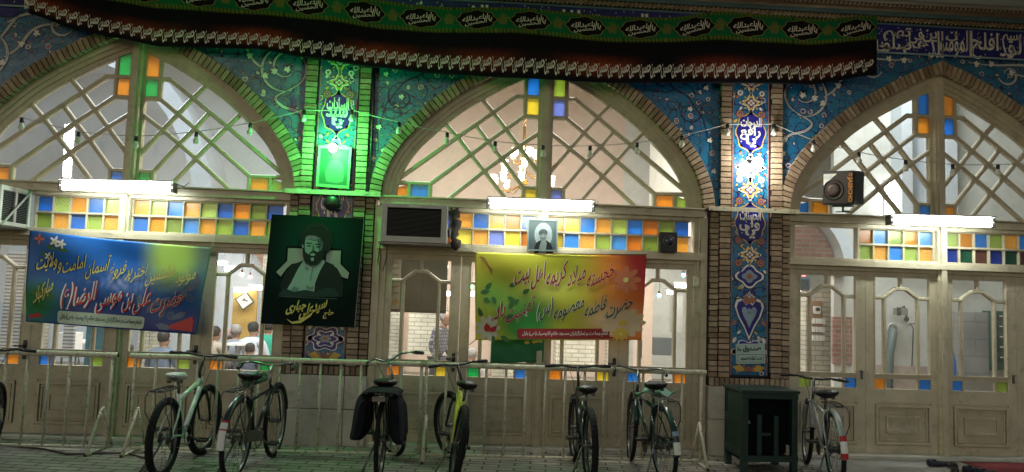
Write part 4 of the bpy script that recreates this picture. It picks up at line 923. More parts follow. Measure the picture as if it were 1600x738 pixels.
frame_obj('picture_frame', ((499, 228), (550, 231), (546, 296), (494, 292)), -.07, .028, .035, flat('green_frame', (.20, .30, .20)), 'glowing green framed picture of a robed figure under the green lamp', 'picture', (flat('green_mount', (.02, .12, .06)), green_pic))
gp = flat('grey_paper', (.13, .16, .155), .8); 
def small_pic(mb, y):
    pxpoly(mb, blob(849, 367, 14, 19, 18), y, gp)
    cleric(mb, 848.5, 367, 8.2, y-.001, M['blackp'], flat('grey_shirt', (.07, .09, .085)), flat('grey_skin', (.10, .125, .115)), flat('grey_turban', (.012, .017, .02)), flat('grey_beard', (.05, .06, .06)), M['blackp'])
frame_obj('picture_frame', ((824.5, 342), (872, 344), (870.5, 393.5), (823, 392)), -.085, .016, .02, flat('silver_frame', (.09, .12, .11)), 'small framed portrait of a turbaned man standing on the middle door head', 'picture', (flat('grey_mount', (.02, .035, .035)), small_pic))
# ================================================================== LAMPS AND FITTINGS
def fixture(xa, ya, xb, yb, label, y=-.30, on=True):
    a, b_ = P(xa, ya, y), P(xb, yb, y); d = b_-a; L_ = d.length; ang = math.degrees(math.atan2(d.z, d.x)); mt = T(*((a+b_)/2)) @ RY(-ang)
    o = thing('fluorescent_fixture', label, 'lamp', group='fluorescent fixtures along the front'); 
    h = MB(); h.obox(mt @ T(0, .022, .060), L_+.05, .165, .016, M['white_paint']); h.obox(mt @ T(0, .060, .01), L_+.05, .030, .07, M['white_paint'])
    for sg in (-1, 1): h.obox(mt @ T(sg*(L_/2+.026), .030, .0), .016, .10, .105, M['steel'])
    h.tube([mt @ Vector((L_/2+.02, .05, .05)), mt @ Vector((L_/2+.08, .12, .03)), mt @ Vector((L_/2+.10, .22, .09))], .006, M['dkwire'], 6); h.build('housing', o, bevel=.003)
    for zz_, yy in ((.026, 0.0), (-.026, .0)):
        t = MB(); t.tube([mt @ Vector((-L_/2+.01, yy, zz_)), mt @ Vector((L_/2-.01, yy, zz_))], .0205, M['tube'], 12); t.build('tube', o)
    c = MB()
    for sg in (-1, 1):
        for zz_ in (.026, -.026): c.obox(mt @ T(sg*(L_/2+.004), 0, zz_), .03, .04, .04, M['white_paint'])
    c.build('tube_socket', o)
    br = MB()
    for k in (-.3, .3): br.obox(mt @ T(k*L_, .10+abs(y)/2, .03), .03, abs(y)-.02, .015, M['steel'])
    br.build('bracket', o); return o
fixture(97, 289.5, 268, 293.5, 'twin tube fluorescent lamp over the blue banner')
fixture(765, 318, 925, 323, 'twin tube fluorescent lamp above the small framed portrait')
fixture(1394, 344, 1549, 348, 'twin tube fluorescent lamp right of the loudspeaker')
def lamp_point(loc, col, pw, r, name):
    l = bpy.data.lights.new(name, 'POINT'); l.energy = pw; l.color = col; l.shadow_soft_size = r; o = bpy.data.objects.new(name, l); COL.objects.link(o); o.location = loc; return o
# green lamp
gp_ = P(520, 231, -.25); o = thing('green_lamp', 'bright green bulb shining in front of the green framed picture', 'lamp')
mb = MB(); mb.ball(gp_, .046, emitter('green_bulb', (.55, 1, .68), 90)); mb.build('bulb', o)
mb = MB(); mb.tube([gp_+Vector((0, .03, .0)), gp_+Vector((0, .09, .01))], .022, M['black']); mb.tube([gp_+Vector((0, .08, .01)), gp_+Vector((.01, .27, .04))], .008, M['steel']); mb.build('lamp_arm', o)
lp = lamp_point(gp_+Vector((0, -.10, .01)), (.045, 1, .14), GREEN_W, .04, 'green_light'); lp.parent = o
# white bulb on the right pier
wp = P(1184, 254, -.16); o = thing('white_lamp', 'bright white bulb on the blue tiles of the right pier', 'lamp')
mb = MB(); mb.ball(wp, .060, emitter('white_bulb', (1, .96, .9), 45)); mb.build('bulb', o)
mb = MB(); mb.tube([wp+Vector((0, .03, .0)), wp+Vector((0, .08, .02))], .022, M['black']); mb.tube([wp+Vector((-.02, .08, .02)), wp+Vector((-.09, .2, .06))], .018, M['steel']); mb.build('lamp_arm', o)
lp = lamp_point(wp+Vector((0, -.115, .0)), (1, .92, .80), BULB_W, .05, 'white_light'); lp.parent = o
# string of unlit bulbs
SB = [(34.5, 195), (123, 217), (213, 224), (307, 217), (391, 203), (475.6, 183), (550, 183), (623.6, 202), (699, 218), (774, 232), (849, 238), (922, 239), (995.5, 234), (1065.5, 223), (1136.6, 205), (1209, 205), (1271, 230), (1342, 249), (1415, 261), (1488.6, 268), (1559, 268)]
o = thing('light_string', 'wire with small unlit milk bulbs slung across all three arches', 'string lights')
pts = [P(-60, 168, -.16)]+[P(a, b_-11, -.16 if i not in (5, 6, 14, 15) else -.10) for i, (a, b_) in enumerate(SB)]+[P(1640, 254, -.16)]
mb = MB(); mb.tube([q for pr in zip(pts[:-1], pts[1:]) for q in (pr[0], (pr[0]+pr[1])/2-Vector((0, 0, .006)))]+[pts[-1]], .0045, M['wire'], 6); mb.build('wire', o)
for q in pts[1:-1]:
    s_ = MB(); s_.lathe([(.006, 0), (.019, -.005), (.021, -.05), (.017, -.055)], M['black'], 10, T(*q)); sk = s_.build('socket', o)
    g_ = MB(); g_.lathe([(.015, -.052), (.018, -.065), (.029, -.09), (.031, -.105), (.024, -.126), (.001, -.134)], M['bulb_glass'], 12, T(*q)); g_.build('bulb', o)
# loudspeaker on its bracket
o = thing('loudspeaker', 'black loudspeaker with orange lettering on a bracket over the right doors', 'speaker')
ct = P(1312, 294, -.30); mt = T(*ct) @ RZ(-47) @ RY(3) @ RX(6); W_, H_, D_ = .345, .37, .28; spk = flat('speaker_navy', (.010, .014, .022), .55)
ct = ct
mb = MB(); mb.rbox(mt @ T(0, .10, 0), W_, D_, H_, .02, spk); mb.build('cabinet', o, bevel=.006)
mb = MB(); f = -.041
mb.rbox(mt @ T(0, f-.003, 0), W_*.93, .012, H_*.9, .012, flat('speaker_grille', (.035, .022, .018), .6)); mb.build('grille', o)
mb = MB(); mb.torus(.105, .009, M['black'], mt @ T(-.05, f-.012, -.02), 36, 8, .6); mb.lathe([(.0, .0), (.04, .006), (.10, -.012)], flat('cone_brown', (.06, .035, .03)), 28, mt @ T(-.05, f-.016, -.02) @ RX(90)); mb.build('speaker_cone', o)
mb = MB(); og = flat('orange_lettering', (.65, .24, .03)); yq = f-.014
V_, F_ = line_mesh('JASECHO', .03, raw=True); x0 = min(a for a, _ in V_); x1 = max(a for a, _ in V_); y1 = max(b_ for _, b_ in V_)
b = len(mb.v)
for a, c in V_: u = (a-x0)/(x1-x0); mb.v.append(tuple(mt @ Vector((.115+.042*c/y1, yq, .115-.27*u))))
for fc in F_: mb.face(tuple(i+b for i in fc), og)
mb.torus(.014, .005, og, mt @ T(.135, yq, .14), 16, 6, .4)
mb.poly([mt @ Vector(q) for q in ((-.155, yq, .155), (-.01, yq, .155), (-.155, yq, .03))], M['whitep'])
for k in range(4): mb.poly([mt @ Vector((x_, yq-.002, z_)) for x_, z_ in ((-.15, .146-.014*k), (-.06+.0*k, .146-.014*k), (-.06, .142-.014*k), (-.15, .142-.014*k))], M['tile_grey'])
mb.build('badge', o)
mb = MB(); mb.obox(mt @ T(0, .1, -H_/2-.012), .20, .10, .02, M['steel']); mb.tube([mt @ Vector((0, .1, -H_/2-.02)), mt @ Vector((0, .1, -H_/2-.07)), mt @ Vector((.0, .26, -H_/2-.07))], .012, M['steel']); mb.obox(mt @ T(0, .12, -H_/2-.075), .16, .05, .012, M['steel']); mb.build('bracket', o)
# small box speaker by the right end of the middle coloured panes
o = thing('wall_speaker', 'small black box speaker on the middle door head beside the coloured panes', 'speaker')
c_ = P(1043.5, 379, -.06); mb = MB(); mb.rbox(T(*c_), .19, .09, .22, .008, M['black']); mb.build('cabinet', o, bevel=.004); mb = MB(); mb.torus(.06, .005, M['steel'], T(c_.x, c_.y-.047, c_.z+.01), 28, 6, .5); mb.ball((c_.x, c_.y-.035, c_.z+.01), .05, flat('cone_black', (.02, .025, .05))); mb.build('speaker_cone', o)
# ---- air conditioners
o = thing('air_conditioner', 'grey window air conditioner with dark grille at the foot of the middle arch', 'air conditioner')
A_, B_ = P(597, 317, -.42), P(697, 381, -.42); x0, x1, z0, z1 = A_.x, B_.x, B_.z, P(600, 379, -.42).z+.0
z0 = P(597, 377, -.42).z; z1 = P(597, 317, -.42).z; gy = flat('ac_casing', (.46, .48, .45), .5)
mb = MB(); t = .06
mb.box(x0, x1, -.40, .02, z0, z1, gy)
for a in ((x0, x1, z1-t*.7, z1), (x0, x1, z0, z0+t), (x0, x0+t, z0+t, z1-t*.7), (x1-t, x1, z0+t, z1-t*.7)): mb.box(a[0], a[1], -.425, -.401, a[2], a[3], gy)
mb.box((x0+x1)/2-.06, (x0+x1)/2+.06, -.43, -.424, z1-.04, z1-.015, M['white_paint'])
mb.build('casing', o, bevel=.006)
mb = MB(); mb.box(x0+t, x1-t, -.408, -.4005, z0+t, z1-t*.7, M['blackp'])
k = z0+t+.008
while k < z1-t: mb.box(x0+t, x1-t, -.418, -.409, k, k+.004, flat('louvre_dark', (.02, .03, .03))); k += .013
mb.build('grille', o)
mb = MB(); mb.box(x0-.02, x1+.04, -.42, 0, z0-.022, z0-.004, M['steel']); mb.tube([(x1+.03, -.40, z0-.02), (x1+.03, -.02, z1+.02)], .01, M['steel']); mb.tube([(x0-.01, -.3, z0-.02), (x0-.05, -.12, z0-.2), (x0+.0, -.08, z0-.3), (x0+.04, -.1, z0-.15), (x0+.05, -.2, z0-.02)], .006, M['dkwire']); mb.build('bracket', o)
mb = MB(); mb.tube([(x1+.075+.02*math.sin(k*1.1), -.10+.012*k, z0-.03+.035*k) for k in range(14)], [.025+.022*abs(math.sin(k*.9+.5))+.012*(k % 3) for k in range(14)], mat('cable_bundle', (.05, .04, .035), .9, bump=.8, bscale=30), 12)
mb.build('hose_bundle', o)
o = thing('air_conditioner', 'white louvred air conditioner jutting out at the far left edge', 'air conditioner')
xr = P(37, 320, -.12).x; zt, zb = P(0, 288, -.5).z, P(37, 356, -.12).z
mb = MB(); X0, X1, Ya, Yb = xr-.75, xr, -.52, .02; mb.box(X0, X1-.02, Ya, Yb, zb, zt, M['white_paint'])
for a in ((Ya, Yb, zt-.05, zt), (Ya, Yb, zb, zb+.04), (Ya, Ya+.04, zb+.04, zt-.05), (Yb-.04, Yb, zb+.04, zt-.05), ((Ya+Yb)/2-.02, (Ya+Yb)/2+.02, zb+.04, zt-.05)): mb.box(X1-.019, X1, a[0], a[1], a[2], a[3], M['white_paint'])
mb.build('casing', o, bevel=.004)
mb = MB(); mb.box(X1-.0195, X1-.016, Ya+.03, Yb-.03, zb+.03, zt-.04, M['blackp']); k = zb+.05
while k < zt-.06: mb.box(X1-.015, X1-.003, Ya+.04, Yb-.04, k, k+.005, flat('louvre_grey', (.12, .13, .13))); k += .018
mb.build('grille', o)
mb = MB(); mb.tube([(X1+.012, Ya+.02, zb-.01), (X1+.012, Yb-.02, zt+.01)], .012, M['white_paint']); mb.box(X0, X1+.03, Ya, Yb, zb-.025, zb-.005, M['steel']); mb.build('bracket', o)
# donation plaque on the right pier
o_ = MB(); qd = ((1150, 538), (1195, 537), (1196, 568), (1151, 569)); pc = [P(a, b_, -.055) for a, b_ in qd]
o_.poly(pc, flat('plaque_mint', (.36, .50, .46))); bk = [Vector((q.x, -.022, q.z)) for q in pc]
for i in range(4): j = (i+1) % 4; o_.poly([pc[i], bk[i], bk[j], pc[j]], M['white_paint'])
ob = o_.build('donation_plaque'); tag(ob, 'small pale plaque with dark lettering low on the right tiled pier', 'sign')
mb = MB(); put_text(mb, 'صـنـدوق', ((1161, 541), (1189, 540), (1189, 550), (1161, 551)), -.058, M['blackp'], .04, 0); put_text(mb, 'جهت کمک به مسجد', ((1157, 556), (1191, 555.5), (1191, 564), (1157, 564.5)), -.058, M['blackp'], .03, 0)
for a in ((1153, 554, 1193, 554.5), (1153, 554, 1153.6, 566), (1192.6, 554, 1193.2, 566), (1153, 565.6, 1193, 566.1)): pxpoly(mb, [(a[0], a[1]), (a[2], a[1]), (a[2], a[3]), (a[0], a[3])], -.058, M['blackp'])
put_text(mb, 'محله', ((1152, 541), (1158, 541), (1158, 549), (1152, 549)), -.058, M['blackp'], .02, 0); mb.build('lettering', ob)
# junction gadget at the pier foot of the green picture, small switch box on right door post
sc_ = MB(); c_ = P(1088, 440, -.03); sc_.rbox(T(*c_), .05, .04, .11, .008, M['rail']); sc_.tube([c_+Vector((0, -.0, .05)), c_+Vector((.02, 0, .25)), c_+Vector((.03, 0, .7))], .006, M['rail'], 6); tag(sc_.build('switch_box'), 'small cream switch box on the post left of the right pier', 'switch')
sc_ = MB(); c_ = P(519, 318, -.10); sc_.lathe([(.075, 0), (.085, .02), (.06, .05), (.0, .055)], M['black'], 20, T(*c_) @ RX(90)); sc_.tube([c_, c_+Vector((0, .02, .10))], .012, M['black']); tag(sc_.build('unlit_spotlight'), 'unlit black round spotlight just below the green framed picture', 'lamp')
# ================================================================== GROUND
pv = brick_mat('grey_pavers', (0.24, 0.225, 0.18), (0.32, 0.30, 0.24), (0.03, 0.028, 0.022), .30, .11, .010, .75, (0, 0, rad(6)), .6)
mb = MB(); mb.poly([(-45, -60, 0), (45, -60, 0), (45, 30, 0), (-45, 30, 0)], pv); struct(mb.build('pavement'))
mb = MB(); g0 = P(1236, 717, 0).x; mb.poly([(3.62, -2.6, .004), (9, -2.6, .004), (9, -.02, .004), (3.62, -.02, .004)], mat('worn_concrete', (0.22, 0.21, 0.18), .8, var=.2, scale=2.5, bump=.2, dirt=(.08, .08, .07))); struct(mb.build('entry_floor'))
mb = MB(); rc = flat('carpet_red', (.13, .012, .014), .95)
mb.grid(lambda u, v: Vector((5.42+u*2.3, -.95+v*.78, .009+.004*math.sin(u*23)*math.sin(v*9+1)*(0 if v in (0,) else 1))), 40, 12, rc); cr = mb.build('red_carpet'); cr.modifiers.new('s', 'SOLIDIFY').thickness = .006
tag(cr, 'dark red carpet strip laid before the right hand doors', 'carpet')
# ---- cable lying on the pavement
mb = MB(); mb.tube([(-4.9, -.45, .012), (-4.4, -.50, .012), (-4.0, -.62, .012), (-3.7, -.82, .012), (-3.2, -.70, .012), (-2.9, -.95, .012), (-2.75, -1.5, .012)], .009, flat('cable_brown', (.06, .04, .03)), 6); tag(mb.build('floor_cable'), 'thin brown cable lying on the pavement under the left railing', 'cable')
# ================================================================== BARRICADES
def barricade(name, xa, xb, label, feet, y=-.60):
    o = thing('crowd_barrier', label, 'barrier', ((xa+xb)/2, y, 0), 0, 'crowd barriers standing before the doors'); c = (xa+xb)/2
    mb = MB(); mb.tube([(xa-c, 0, .925), (xb-c, 0, .925)], .027, M['rail'], 12, cap=False)
    for s_ in (xa-c+.001, xb-c-.001): mb.tube([(s_, 0, .925), (s_+.002, 0, .925)], .021, M['blackp'], 12)
    mb.build('top_rail', o)
    mb = MB(); mb.tube([(xa-c+.05, 0, .04), (xb-c-.05, 0, .04)], .014, M['rail'], 8); mb.build('bottom_rail', o)
    n = round((xb-xa-.10)/.198)
    for k in range(n+1):
        x = xa-c+.05+(xb-xa-.10)*k/n; j = random.uniform(-.006, .006); mb = MB(); mb.tube([(x+j, 0, .045), (x, 0, .91)], .0135 if 0 < k < n else .017, M['rail'], 8); mb.build('post', o)
    for x in feet:
        x = x-c; mb = MB(); mb.tube([(x, 0, .42), (x, -.27, .018)], .017, M['rail'], 8); mb.tube([(x, 0, .42), (x, .24, .018)], .017, M['rail'], 8); mb.tube([(x, -.28, .016), (x, .25, .016)], .014, M['rail'], 8); mb.tube([(x-.001, -.281, .016), (x-.001, -.29, .016)], .0145, M['black'], 8); mb.build('foot', o)
    return o
barricade('b', -6.30, -3.39, 'pale chipped railing section at the far left, in front of the blue banner', (-6.2, -3.50))
barricade('b', -3.27, -.38, 'pale chipped railing section with the white bicycle leaning on it', (-3.17,))
barricade('b', -.43, 2.46, 'pale chipped railing section ending beside the green cabinet', (-.37, 2.40))
# ================================================================== BICYCLES
def bicycle(rear, front, label, frame_col, R=.335, knobby=True, steer=0, lean=0, bar='flat', rack=False, fender=False, bags=False, seatc=None, bottle=False, reflector=None, guard=False, barh=.98, seath=.90, stepthru=False, tw=.027, stand=True, rearmark=None, L=1.04):
    a = G(*rear); hd = min((rad(60+.25*i) for i in range(241)), key=lambda h: abs(pixx((a.x+L*math.cos(h), a.y+L*math.sin(h), 0))-front[0]))
    o = thing('bicycle', label, 'bicycle', (a.x, a.y, 0), 0, 'bicycles parked along the railings'); o.rotation_euler = (rad(lean), 0, hd)
    fm = mat('bike_frame_paint', frame_col, .3, .1, var=.12, scale=14, coat=.4)
    sc = seatc or M['black']
    BBk = Vector((.42, 0, .285)); ST = Vector((.255, 0, seath-.16)); HT = Vector((.775, 0, barh-.20)); HB = Vector((.815, 0, .665)); RA = Vector((0, 0, R)); FA = Vector((L, 0, R))
    ax = (HT-HB).normalized(); S = Matrix.Translation(HB) @ Matrix.Rotation(rad(steer), 4, ax) @ Matrix.Translation(-HB)
    F_ = lambda x, y, z: S @ Vector((x, y, z))
    fr = MB(); rt = .021 if knobby else .016
    TT = ST+Vector((.01, 0, -.06))
    fr.tube([BBk, ST], rt*.85, fm); fr.tube([BBk, HB+Vector((0, 0, .02))], rt*1.1, fm)
    if stepthru: fr.tube([BBk+Vector((-.05, 0, .22)), (.55, 0, .52), HT-ax*.04], rt*.9, fm)
    else: fr.tube([TT, HT-ax*.03], rt, fm)
    fr.tube([HB, HT], rt*1.15, fm, 12)
    for sg in (-1, 1):
        fr.tube([BBk+Vector((-.03, sg*.035, 0)), RA+Vector((.10, sg*.055, 0)), RA+Vector((0, sg*.062, 0))], .010, fm); fr.tube([TT+Vector((0, sg*.02, 0)), TT*.55+RA*.45+Vector((0, sg*.05, 0)), RA+Vector((0, sg*.062, 0))], .008, fm)
    fr.lathe([(.024, -.038), (.024, .038)], fm, 14, T(*BBk) @ RX(90)); fr.build('frame', o)
    fk = MB(); cr_ = HB-ax*.03
    for sg in (-1, 1):
        c1 = cr_+Vector((0, sg*.055, -.02)); fk.tube([S @ c1, S @ (c1*.5+Vector((FA.x-.03, sg*.055, FA.z+.12))*.5), S @ (FA+Vector((0, sg*.055, 0)))], [.017, .014, .010] if knobby else [.012, .010, .008], fm if not knobby else M['black'])
    fk.tube([S @ (cr_+Vector((0, -.06, 0))), S @ (cr_+Vector((0, .06, 0)))], .017, M['black']); fk.build('fork', o)
    for nm, c, X in (('wheel', RA, Matrix()), ('wheel', FA, S)):
        mt = X @ T(*c); rim = MB(); rim.torus(R-tw*1.9, .010, M['chrome'] if not knobby else M['steel'], mt, 44, 6, 1.2); w_ = rim.build(nm, o)
        ty = MB(); ty.torus(R-tw, tw, M['rubber'], mt, 96 if knobby else 48, 10, 1.0, .10 if knobby else 0); ty.build('tyre', w_)
        sp = MB()
        for k in range(28):
            a_ = 2*math.pi*k/28; sd = 1 if k % 2 else -1; off = .35*(1 if k % 4 < 2 else -1)
            sp.tube([mt @ Vector((.022*math.cos(a_+off*3), sd*.028, .022*math.sin(a_+off*3))), mt @ Vector(((R-tw*2)*math.cos(a_), sd*.004, (R-tw*2)*math.sin(a_)))], .0013, M['steel'], 4, cap=False)
        sp.build('spokes', w_)
        hb = MB(); hb.lathe([(.006, -.06), (.022, -.032), (.014, -.02), (.014, .02), (.022, .032), (.006, .06)], M['steel'], 12, mt @ RX(90))
        if c is RA: hb.lathe([(.045, -.040), (.05, -.036), (.03, -.02)], M['steel'], 18, mt @ RX(90)); hb.lathe([(.045, .034), (.06, .036), (.03, .05)], M['steel'], 18, mt @ RX(90))
        hb.build('hub', w_)
        if fender:
            fd = MB(); lo, hi = ((-20, 190) if c is RA else (10, 165))
            n = 18; pr = ((-.028, -.012), (-.022, .004), (0, .012), (.022, .004), (.028, -.012)); b0 = len(fd.v)
            for i in range(n+1):
                an = rad(lo+(hi-lo)*i/n) if c is not RA else rad(35+(150)*i/n)
                for y_, d_ in pr: fd.v.append(tuple(mt @ Vector(((R+.018+d_)*math.cos(an), y_, (R+.018+d_)*math.sin(an)))))
            for i in range(n):
                for k in range(4): q = b0+i*5+k; fd.face((q, q+1, q+6, q+5), fm if not stepthru else M['black'], True)
            for sg in (-1, 1): fd.tube([mt @ Vector((0, sg*.055, 0)), mt @ Vector(((R+.02)*math.cos(rad(165)), sg*.028, (R+.02)*math.sin(rad(165))))], .003, M['steel'], 5)
            fo = fd.build('mudguard', o); md = fo.modifiers.new('s', 'SOLIDIFY'); md.thickness = .002
            if c is RA and rearmark:
                mk = MB()
                for (a0, a1, mm) in rearmark:
                    b0 = len(mk.v)
                    for i in range(7):
                        an = rad(a0+(a1-a0)*i/6)
                        for y_, d_ in ((-.030, -.006), (-.024, .010), (0, .017), (.024, .010), (.030, -.006)): mk.v.append(tuple(mt @ Vector(((R+.019+d_)*math.cos(an), y_, (R+.019+d_)*math.sin(an)))))
                    for i in range(6):
                        for k in range(4): q = b0+i*5+k; mk.face((q, q+1, q+6, q+5), mm)
                mk.build('reflector', fo)
    # bars
    hb = MB(); top = HT+ax*.06; st = Vector((top.x+(.07 if knobby else .04), 0, barh))
    hb.tube([S @ HT, S @ top, S @ st], .014, M['black'] if knobby else M['chrome']); gr = []
    if bar == 'flat':
        pts = [(-.02, -.31, .012), (-.01, -.16, .018), (0, -.07, 0), (0, .07, 0), (-.01, .16, .018), (-.02, .31, .012)]
    elif bar == 'rise':
        pts = [(-.17, -.29, .02), (-.09, -.25, .035), (-.0, -.14, .045), (.01, -.05, 0), (.01, .05, 0), (0, .14, .045), (-.09, .25, .035), (-.17, .29, .02)]
    else:
        pts = [(-.20, -.25, -.01), (-.09, -.25, .025), (-.01, -.20, .03), (.02, -.05, 0), (.02, .05, 0), (-.01, .20, .03), (-.09, .25, .025), (-.20, .25, -.01)]
    W_ = [S @ (st+Vector(p)) for p in pts]; hb.tube(W_, .011, M['black'] if bar == 'flat' else M['chrome'], 10); hh = hb.build('handlebar', o)
    for e in (0, -1):
        p1 = W_[e]; p0 = W_[1 if e == 0 else -2]; d = (p1-p0).normalized(); g = MB(); g.tube([p1-d*.09, p1-d*.07, p1+d*.015, p1+d*.02], [.014, .0165, .0165, .012], M['black'], 10); g.build('grip', hh)
        g = MB(); q = p1-d*.13; fw = S.to_3x3() @ Vector((1, 0, -.35)); g.tube([q, q+fw*.035, p1-d*.02+fw*.05], .005, M['steel'] if bar != 'flat' else M['black'], 6); g.build('brake_lever', hh)
    cb = MB()
    for sg in (-1, 1): cb.tube([W_[1 if sg < 0 else -2], S @ (st+Vector((.10, sg*.09, .02))), S @ (st+Vector((.11, sg*.03, -.14))), S @ (HB+Vector((.03, sg*.02, .02)))], .0028, M['black'], 5)
    cb.build('cable', o)
    # saddle and post
    sd = MB(); c = Vector((ST.x-.02, 0, seath)); n = 10; b0 = len(sd.v); wl = 12
    for i in range(n+1):
        t = i/n; x = c.x-.13+.27*t; hw = (.098 if knobby else .112)*(math.sin(math.pi*min(1, (t+.12)*1.3))**.6 if t < .55 else 1)*(1 if t < .3 else max(.26, 1-(t-.3)*1.35))*(.45 if i == 0 else 1); hz = (.022+.010*(1-t))*(.25 if i in (0, n) else 1)
        if i == n: hw *= .5
        for k in range(wl):
            a_ = 2*math.pi*k/wl; sd.v.append((x, hw*math.cos(a_), c.z+(hz if math.sin(a_) > 0 else hz*1.7)*math.sin(a_)+.012*(1-t)**2))
    for i in range(n):
        for k in range(wl): l = (k+1) % wl; sd.face((b0+i*wl+k, b0+i*wl+l, b0+(i+1)*wl+l, b0+(i+1)*wl+k), sc, True)
    sd.face(tuple(range(b0, b0+wl)), sc); sd.face(tuple(range(b0+n*wl, b0+n*wl+wl)), sc); so = sd.build('saddle', o)
    sp = MB(); sp.tube([ST-(ST-BBk).normalized()*.05, (c.x+.0, 0, c.z-.05)], .013, M['steel'])
    for sg in (-1, 1): sp.tube([(c.x-.10, sg*.04, c.z-.03), (c.x, sg*.022, c.z-.052), (c.x+.09, sg*.012, c.z-.03)], .004, M['steel'], 6); sp.lathe([(.016, 0), (.020, .012), (.016, .024), (.020, .036)], M['steel'], 10, T(c.x-.085, sg*.05, c.z-.055))
    sp.build('seat_post', o)
    # drivetrain
    cr_ = MB(); cr_.lathe([(.085, -.052), (.090, -.050), (.085, -.048)], M['steel'], 28, T(*BBk) @ RX(90)); cr_.torus(.088, .004, M['steel'], T(BBk.x, -.05, BBk.z), 28, 6)
    pa = rad(-25); pd = Vector((.17*math.cos(pa), 0, .17*math.sin(pa)))
    cr_.tube([BBk+Vector((0, -.06, 0)), BBk+pd+Vector((0, -.075, 0))], .010, M['steel']); cr_.tube([BBk+Vector((0, .06, 0)), BBk-pd+Vector((0, .075, 0))], .010, M['steel']); cr_.build('crank', o)
    for sg in (-1, 1):
        q = BBk+pd*(-sg)+Vector((0, sg*.13, 0)); p_ = MB(); p_.box(q.x-.045, q.x-.037, q.y-.045, q.y+.045, q.z-.012, q.z+.012, M['black']); p_.box(q.x+.037, q.x+.045, q.y-.045, q.y+.045, q.z-.012, q.z+.012, M['black']); p_.box(q.x-.037, q.x+.037, q.y-.045, q.y-.035, q.z-.011, q.z+.011, M['black']); p_.box(q.x-.037, q.x+.037, q.y+.035, q.y+.045, q.z-.011, q.z+.011, M['black']); p_.tube([(q.x, q.y-sg*.06, q.z), (q.x, q.y+sg*.035, q.z)], .010, M['steel'], 8); p_.build('pedal', o)
    ch = MB(); y_ = -.050; ch.tube([RA+Vector((0, y_, .042)), BBk+Vector((0, y_, .088)), BBk+Vector((.075, y_, .045)), BBk+Vector((.08, y_, -.03)), BBk+Vector((0, y_, -.088)), RA+Vector((.03, y_, -.10)), RA+Vector((-.01, y_, -.08)), RA+Vector((-.03, y_, 0))], .004, M['steel'], 5, closed=True)
    if knobby: ch.tube([RA+Vector((.0, y_-.015, -.02)), RA+Vector((.03, y_-.015, -.13))], .013, M['black'], 6)
    ch.build('chain', o)
    if guard: g = MB(); g.obox(T((BBk.x)/2, -.068, (BBk.z+R)/2+.02) @ RY(math.degrees(math.atan2(R-BBk.z, BBk.x))), .50, .008, .09, fm); g.build('chain_guard', o)
    if stand: g = MB(); g.tube([RA+Vector((.12, .05, -.03)), (.05, .17, .015)], .009, M['steel'], 8); g.build('kickstand', o)
    if rack or bags:
        g = MB(); z = 2*R+.075
        for sg in (-1, 1): g.tube([(.20, sg*.03, z), (.12, sg*.065, z), (-.22, sg*.065, z), (-.25, sg*.03, z)], .0055, M['black'] if knobby or bags else M['chrome'], 6); g.tube([(-.10, sg*.065, z), (0, sg*.066, R)], .0045, M['black'] if knobby else M['chrome'], 6); g.tube([(-.22, sg*.065, z), (-.235, sg*.085, z-.05), (-.22, sg*.085, z-.17), (-.03, sg*.07, R+.05)], .0045, M['black'], 6)
        for k in range(4): g.tube([(-.20+.1*k, -.065, z), (-.20+.1*k, .065, z)], .004, M['black'], 6)
        g.tube([(-.25, -.03, z), (-.25, .03, z)], .005, M['black'], 6); g.tube([(-.2, 0, z), (.18, 0, z)], .004, M['black'], 6); g.build('rear_rack', o)
    if bags:
        cloth_ = mat('bag_canvas', (.008, .009, .012), .9, var=.3, scale=12, bump=.4, bscale=30, spec=.15)
        for sg in (-1, 1):
            g = MB(); z = 2*R+.09; sp_ = .19 if sg > 0 else .13; hgt = .40
            sec = [(.17, .02, z), (.17, .035, z+.012)]
            def bag(u, v, sg=sg, z=z, sp_=sp_):   # u along, v around
                x = .17-.46*u; a_ = v*2*math.pi; bulge = .030+.045*abs(math.sin(math.pi*min(1, u*1.0)))
                zc = z-.02-.5*hgt; yy = sg*(.075+.045+sp_*.42*(.5-.5*math.sin(a_))**1.3) + bulge*math.copysign(abs(math.cos(a_))**.5, math.cos(a_))*(1+.15*math.sin(u*11+v*7))
                zz_ = zc+.5*hgt*math.copysign(abs(math.sin(a_))**.45, math.sin(a_))*(.90+.10*math.cos(u*9+sg))
                return Vector((x, yy, zz_))
            g.grid(bag, 10, 20, cloth_); g.poly([bag(0, k/20) for k in range(20)], cloth_); g.poly([bag(1, k/20) for k in range(20)], cloth_)
            bo = g.build('saddle_bag', o)
        g = MB(); g.grid(lambda u, v: Vector((.17-.46*u, -.17+.34*v, 2*R+.095+.012*math.sin(math.pi*v)-.10*max(0, abs(v-.5)*2-.7)**1.2)), 8, 12, cloth_); fl = g.build('bag_flap', o); fl.modifiers.new('s', 'SOLIDIFY').thickness = .006
        g = MB(); g.obox(T(-.30, 0, 2*R+.05), .012, .11, .04, M['steel']); g.build('rear_plate', o)
    return o
bicycle((252, 747), (316, 711), 'white mountain bicycle with pale saddle and knobbly tyres, facing the railing', (.68, .74, .68), steer=-6, rack=True, seatc=flat('saddle_grey', (.42, .43, .40)), barh=.96, seath=.83, lean=0, tw=.031, L=.98)
bicycle((364, 751), (424, 714), 'dark roadster bicycle with a white striped rear mudguard beside the white one', (.008, .014, .011), knobby=False, steer=3, bar='cruise', rack=True, fender=True, tw=.021, R=.345, barh=.90, seath=.86, lean=2, guard=True, L=.98, rearmark=((150, 172, M['whitep']), (147, 149.5, M['red']), (172, 184, M['whitep']), (158, 160, M['red'])))
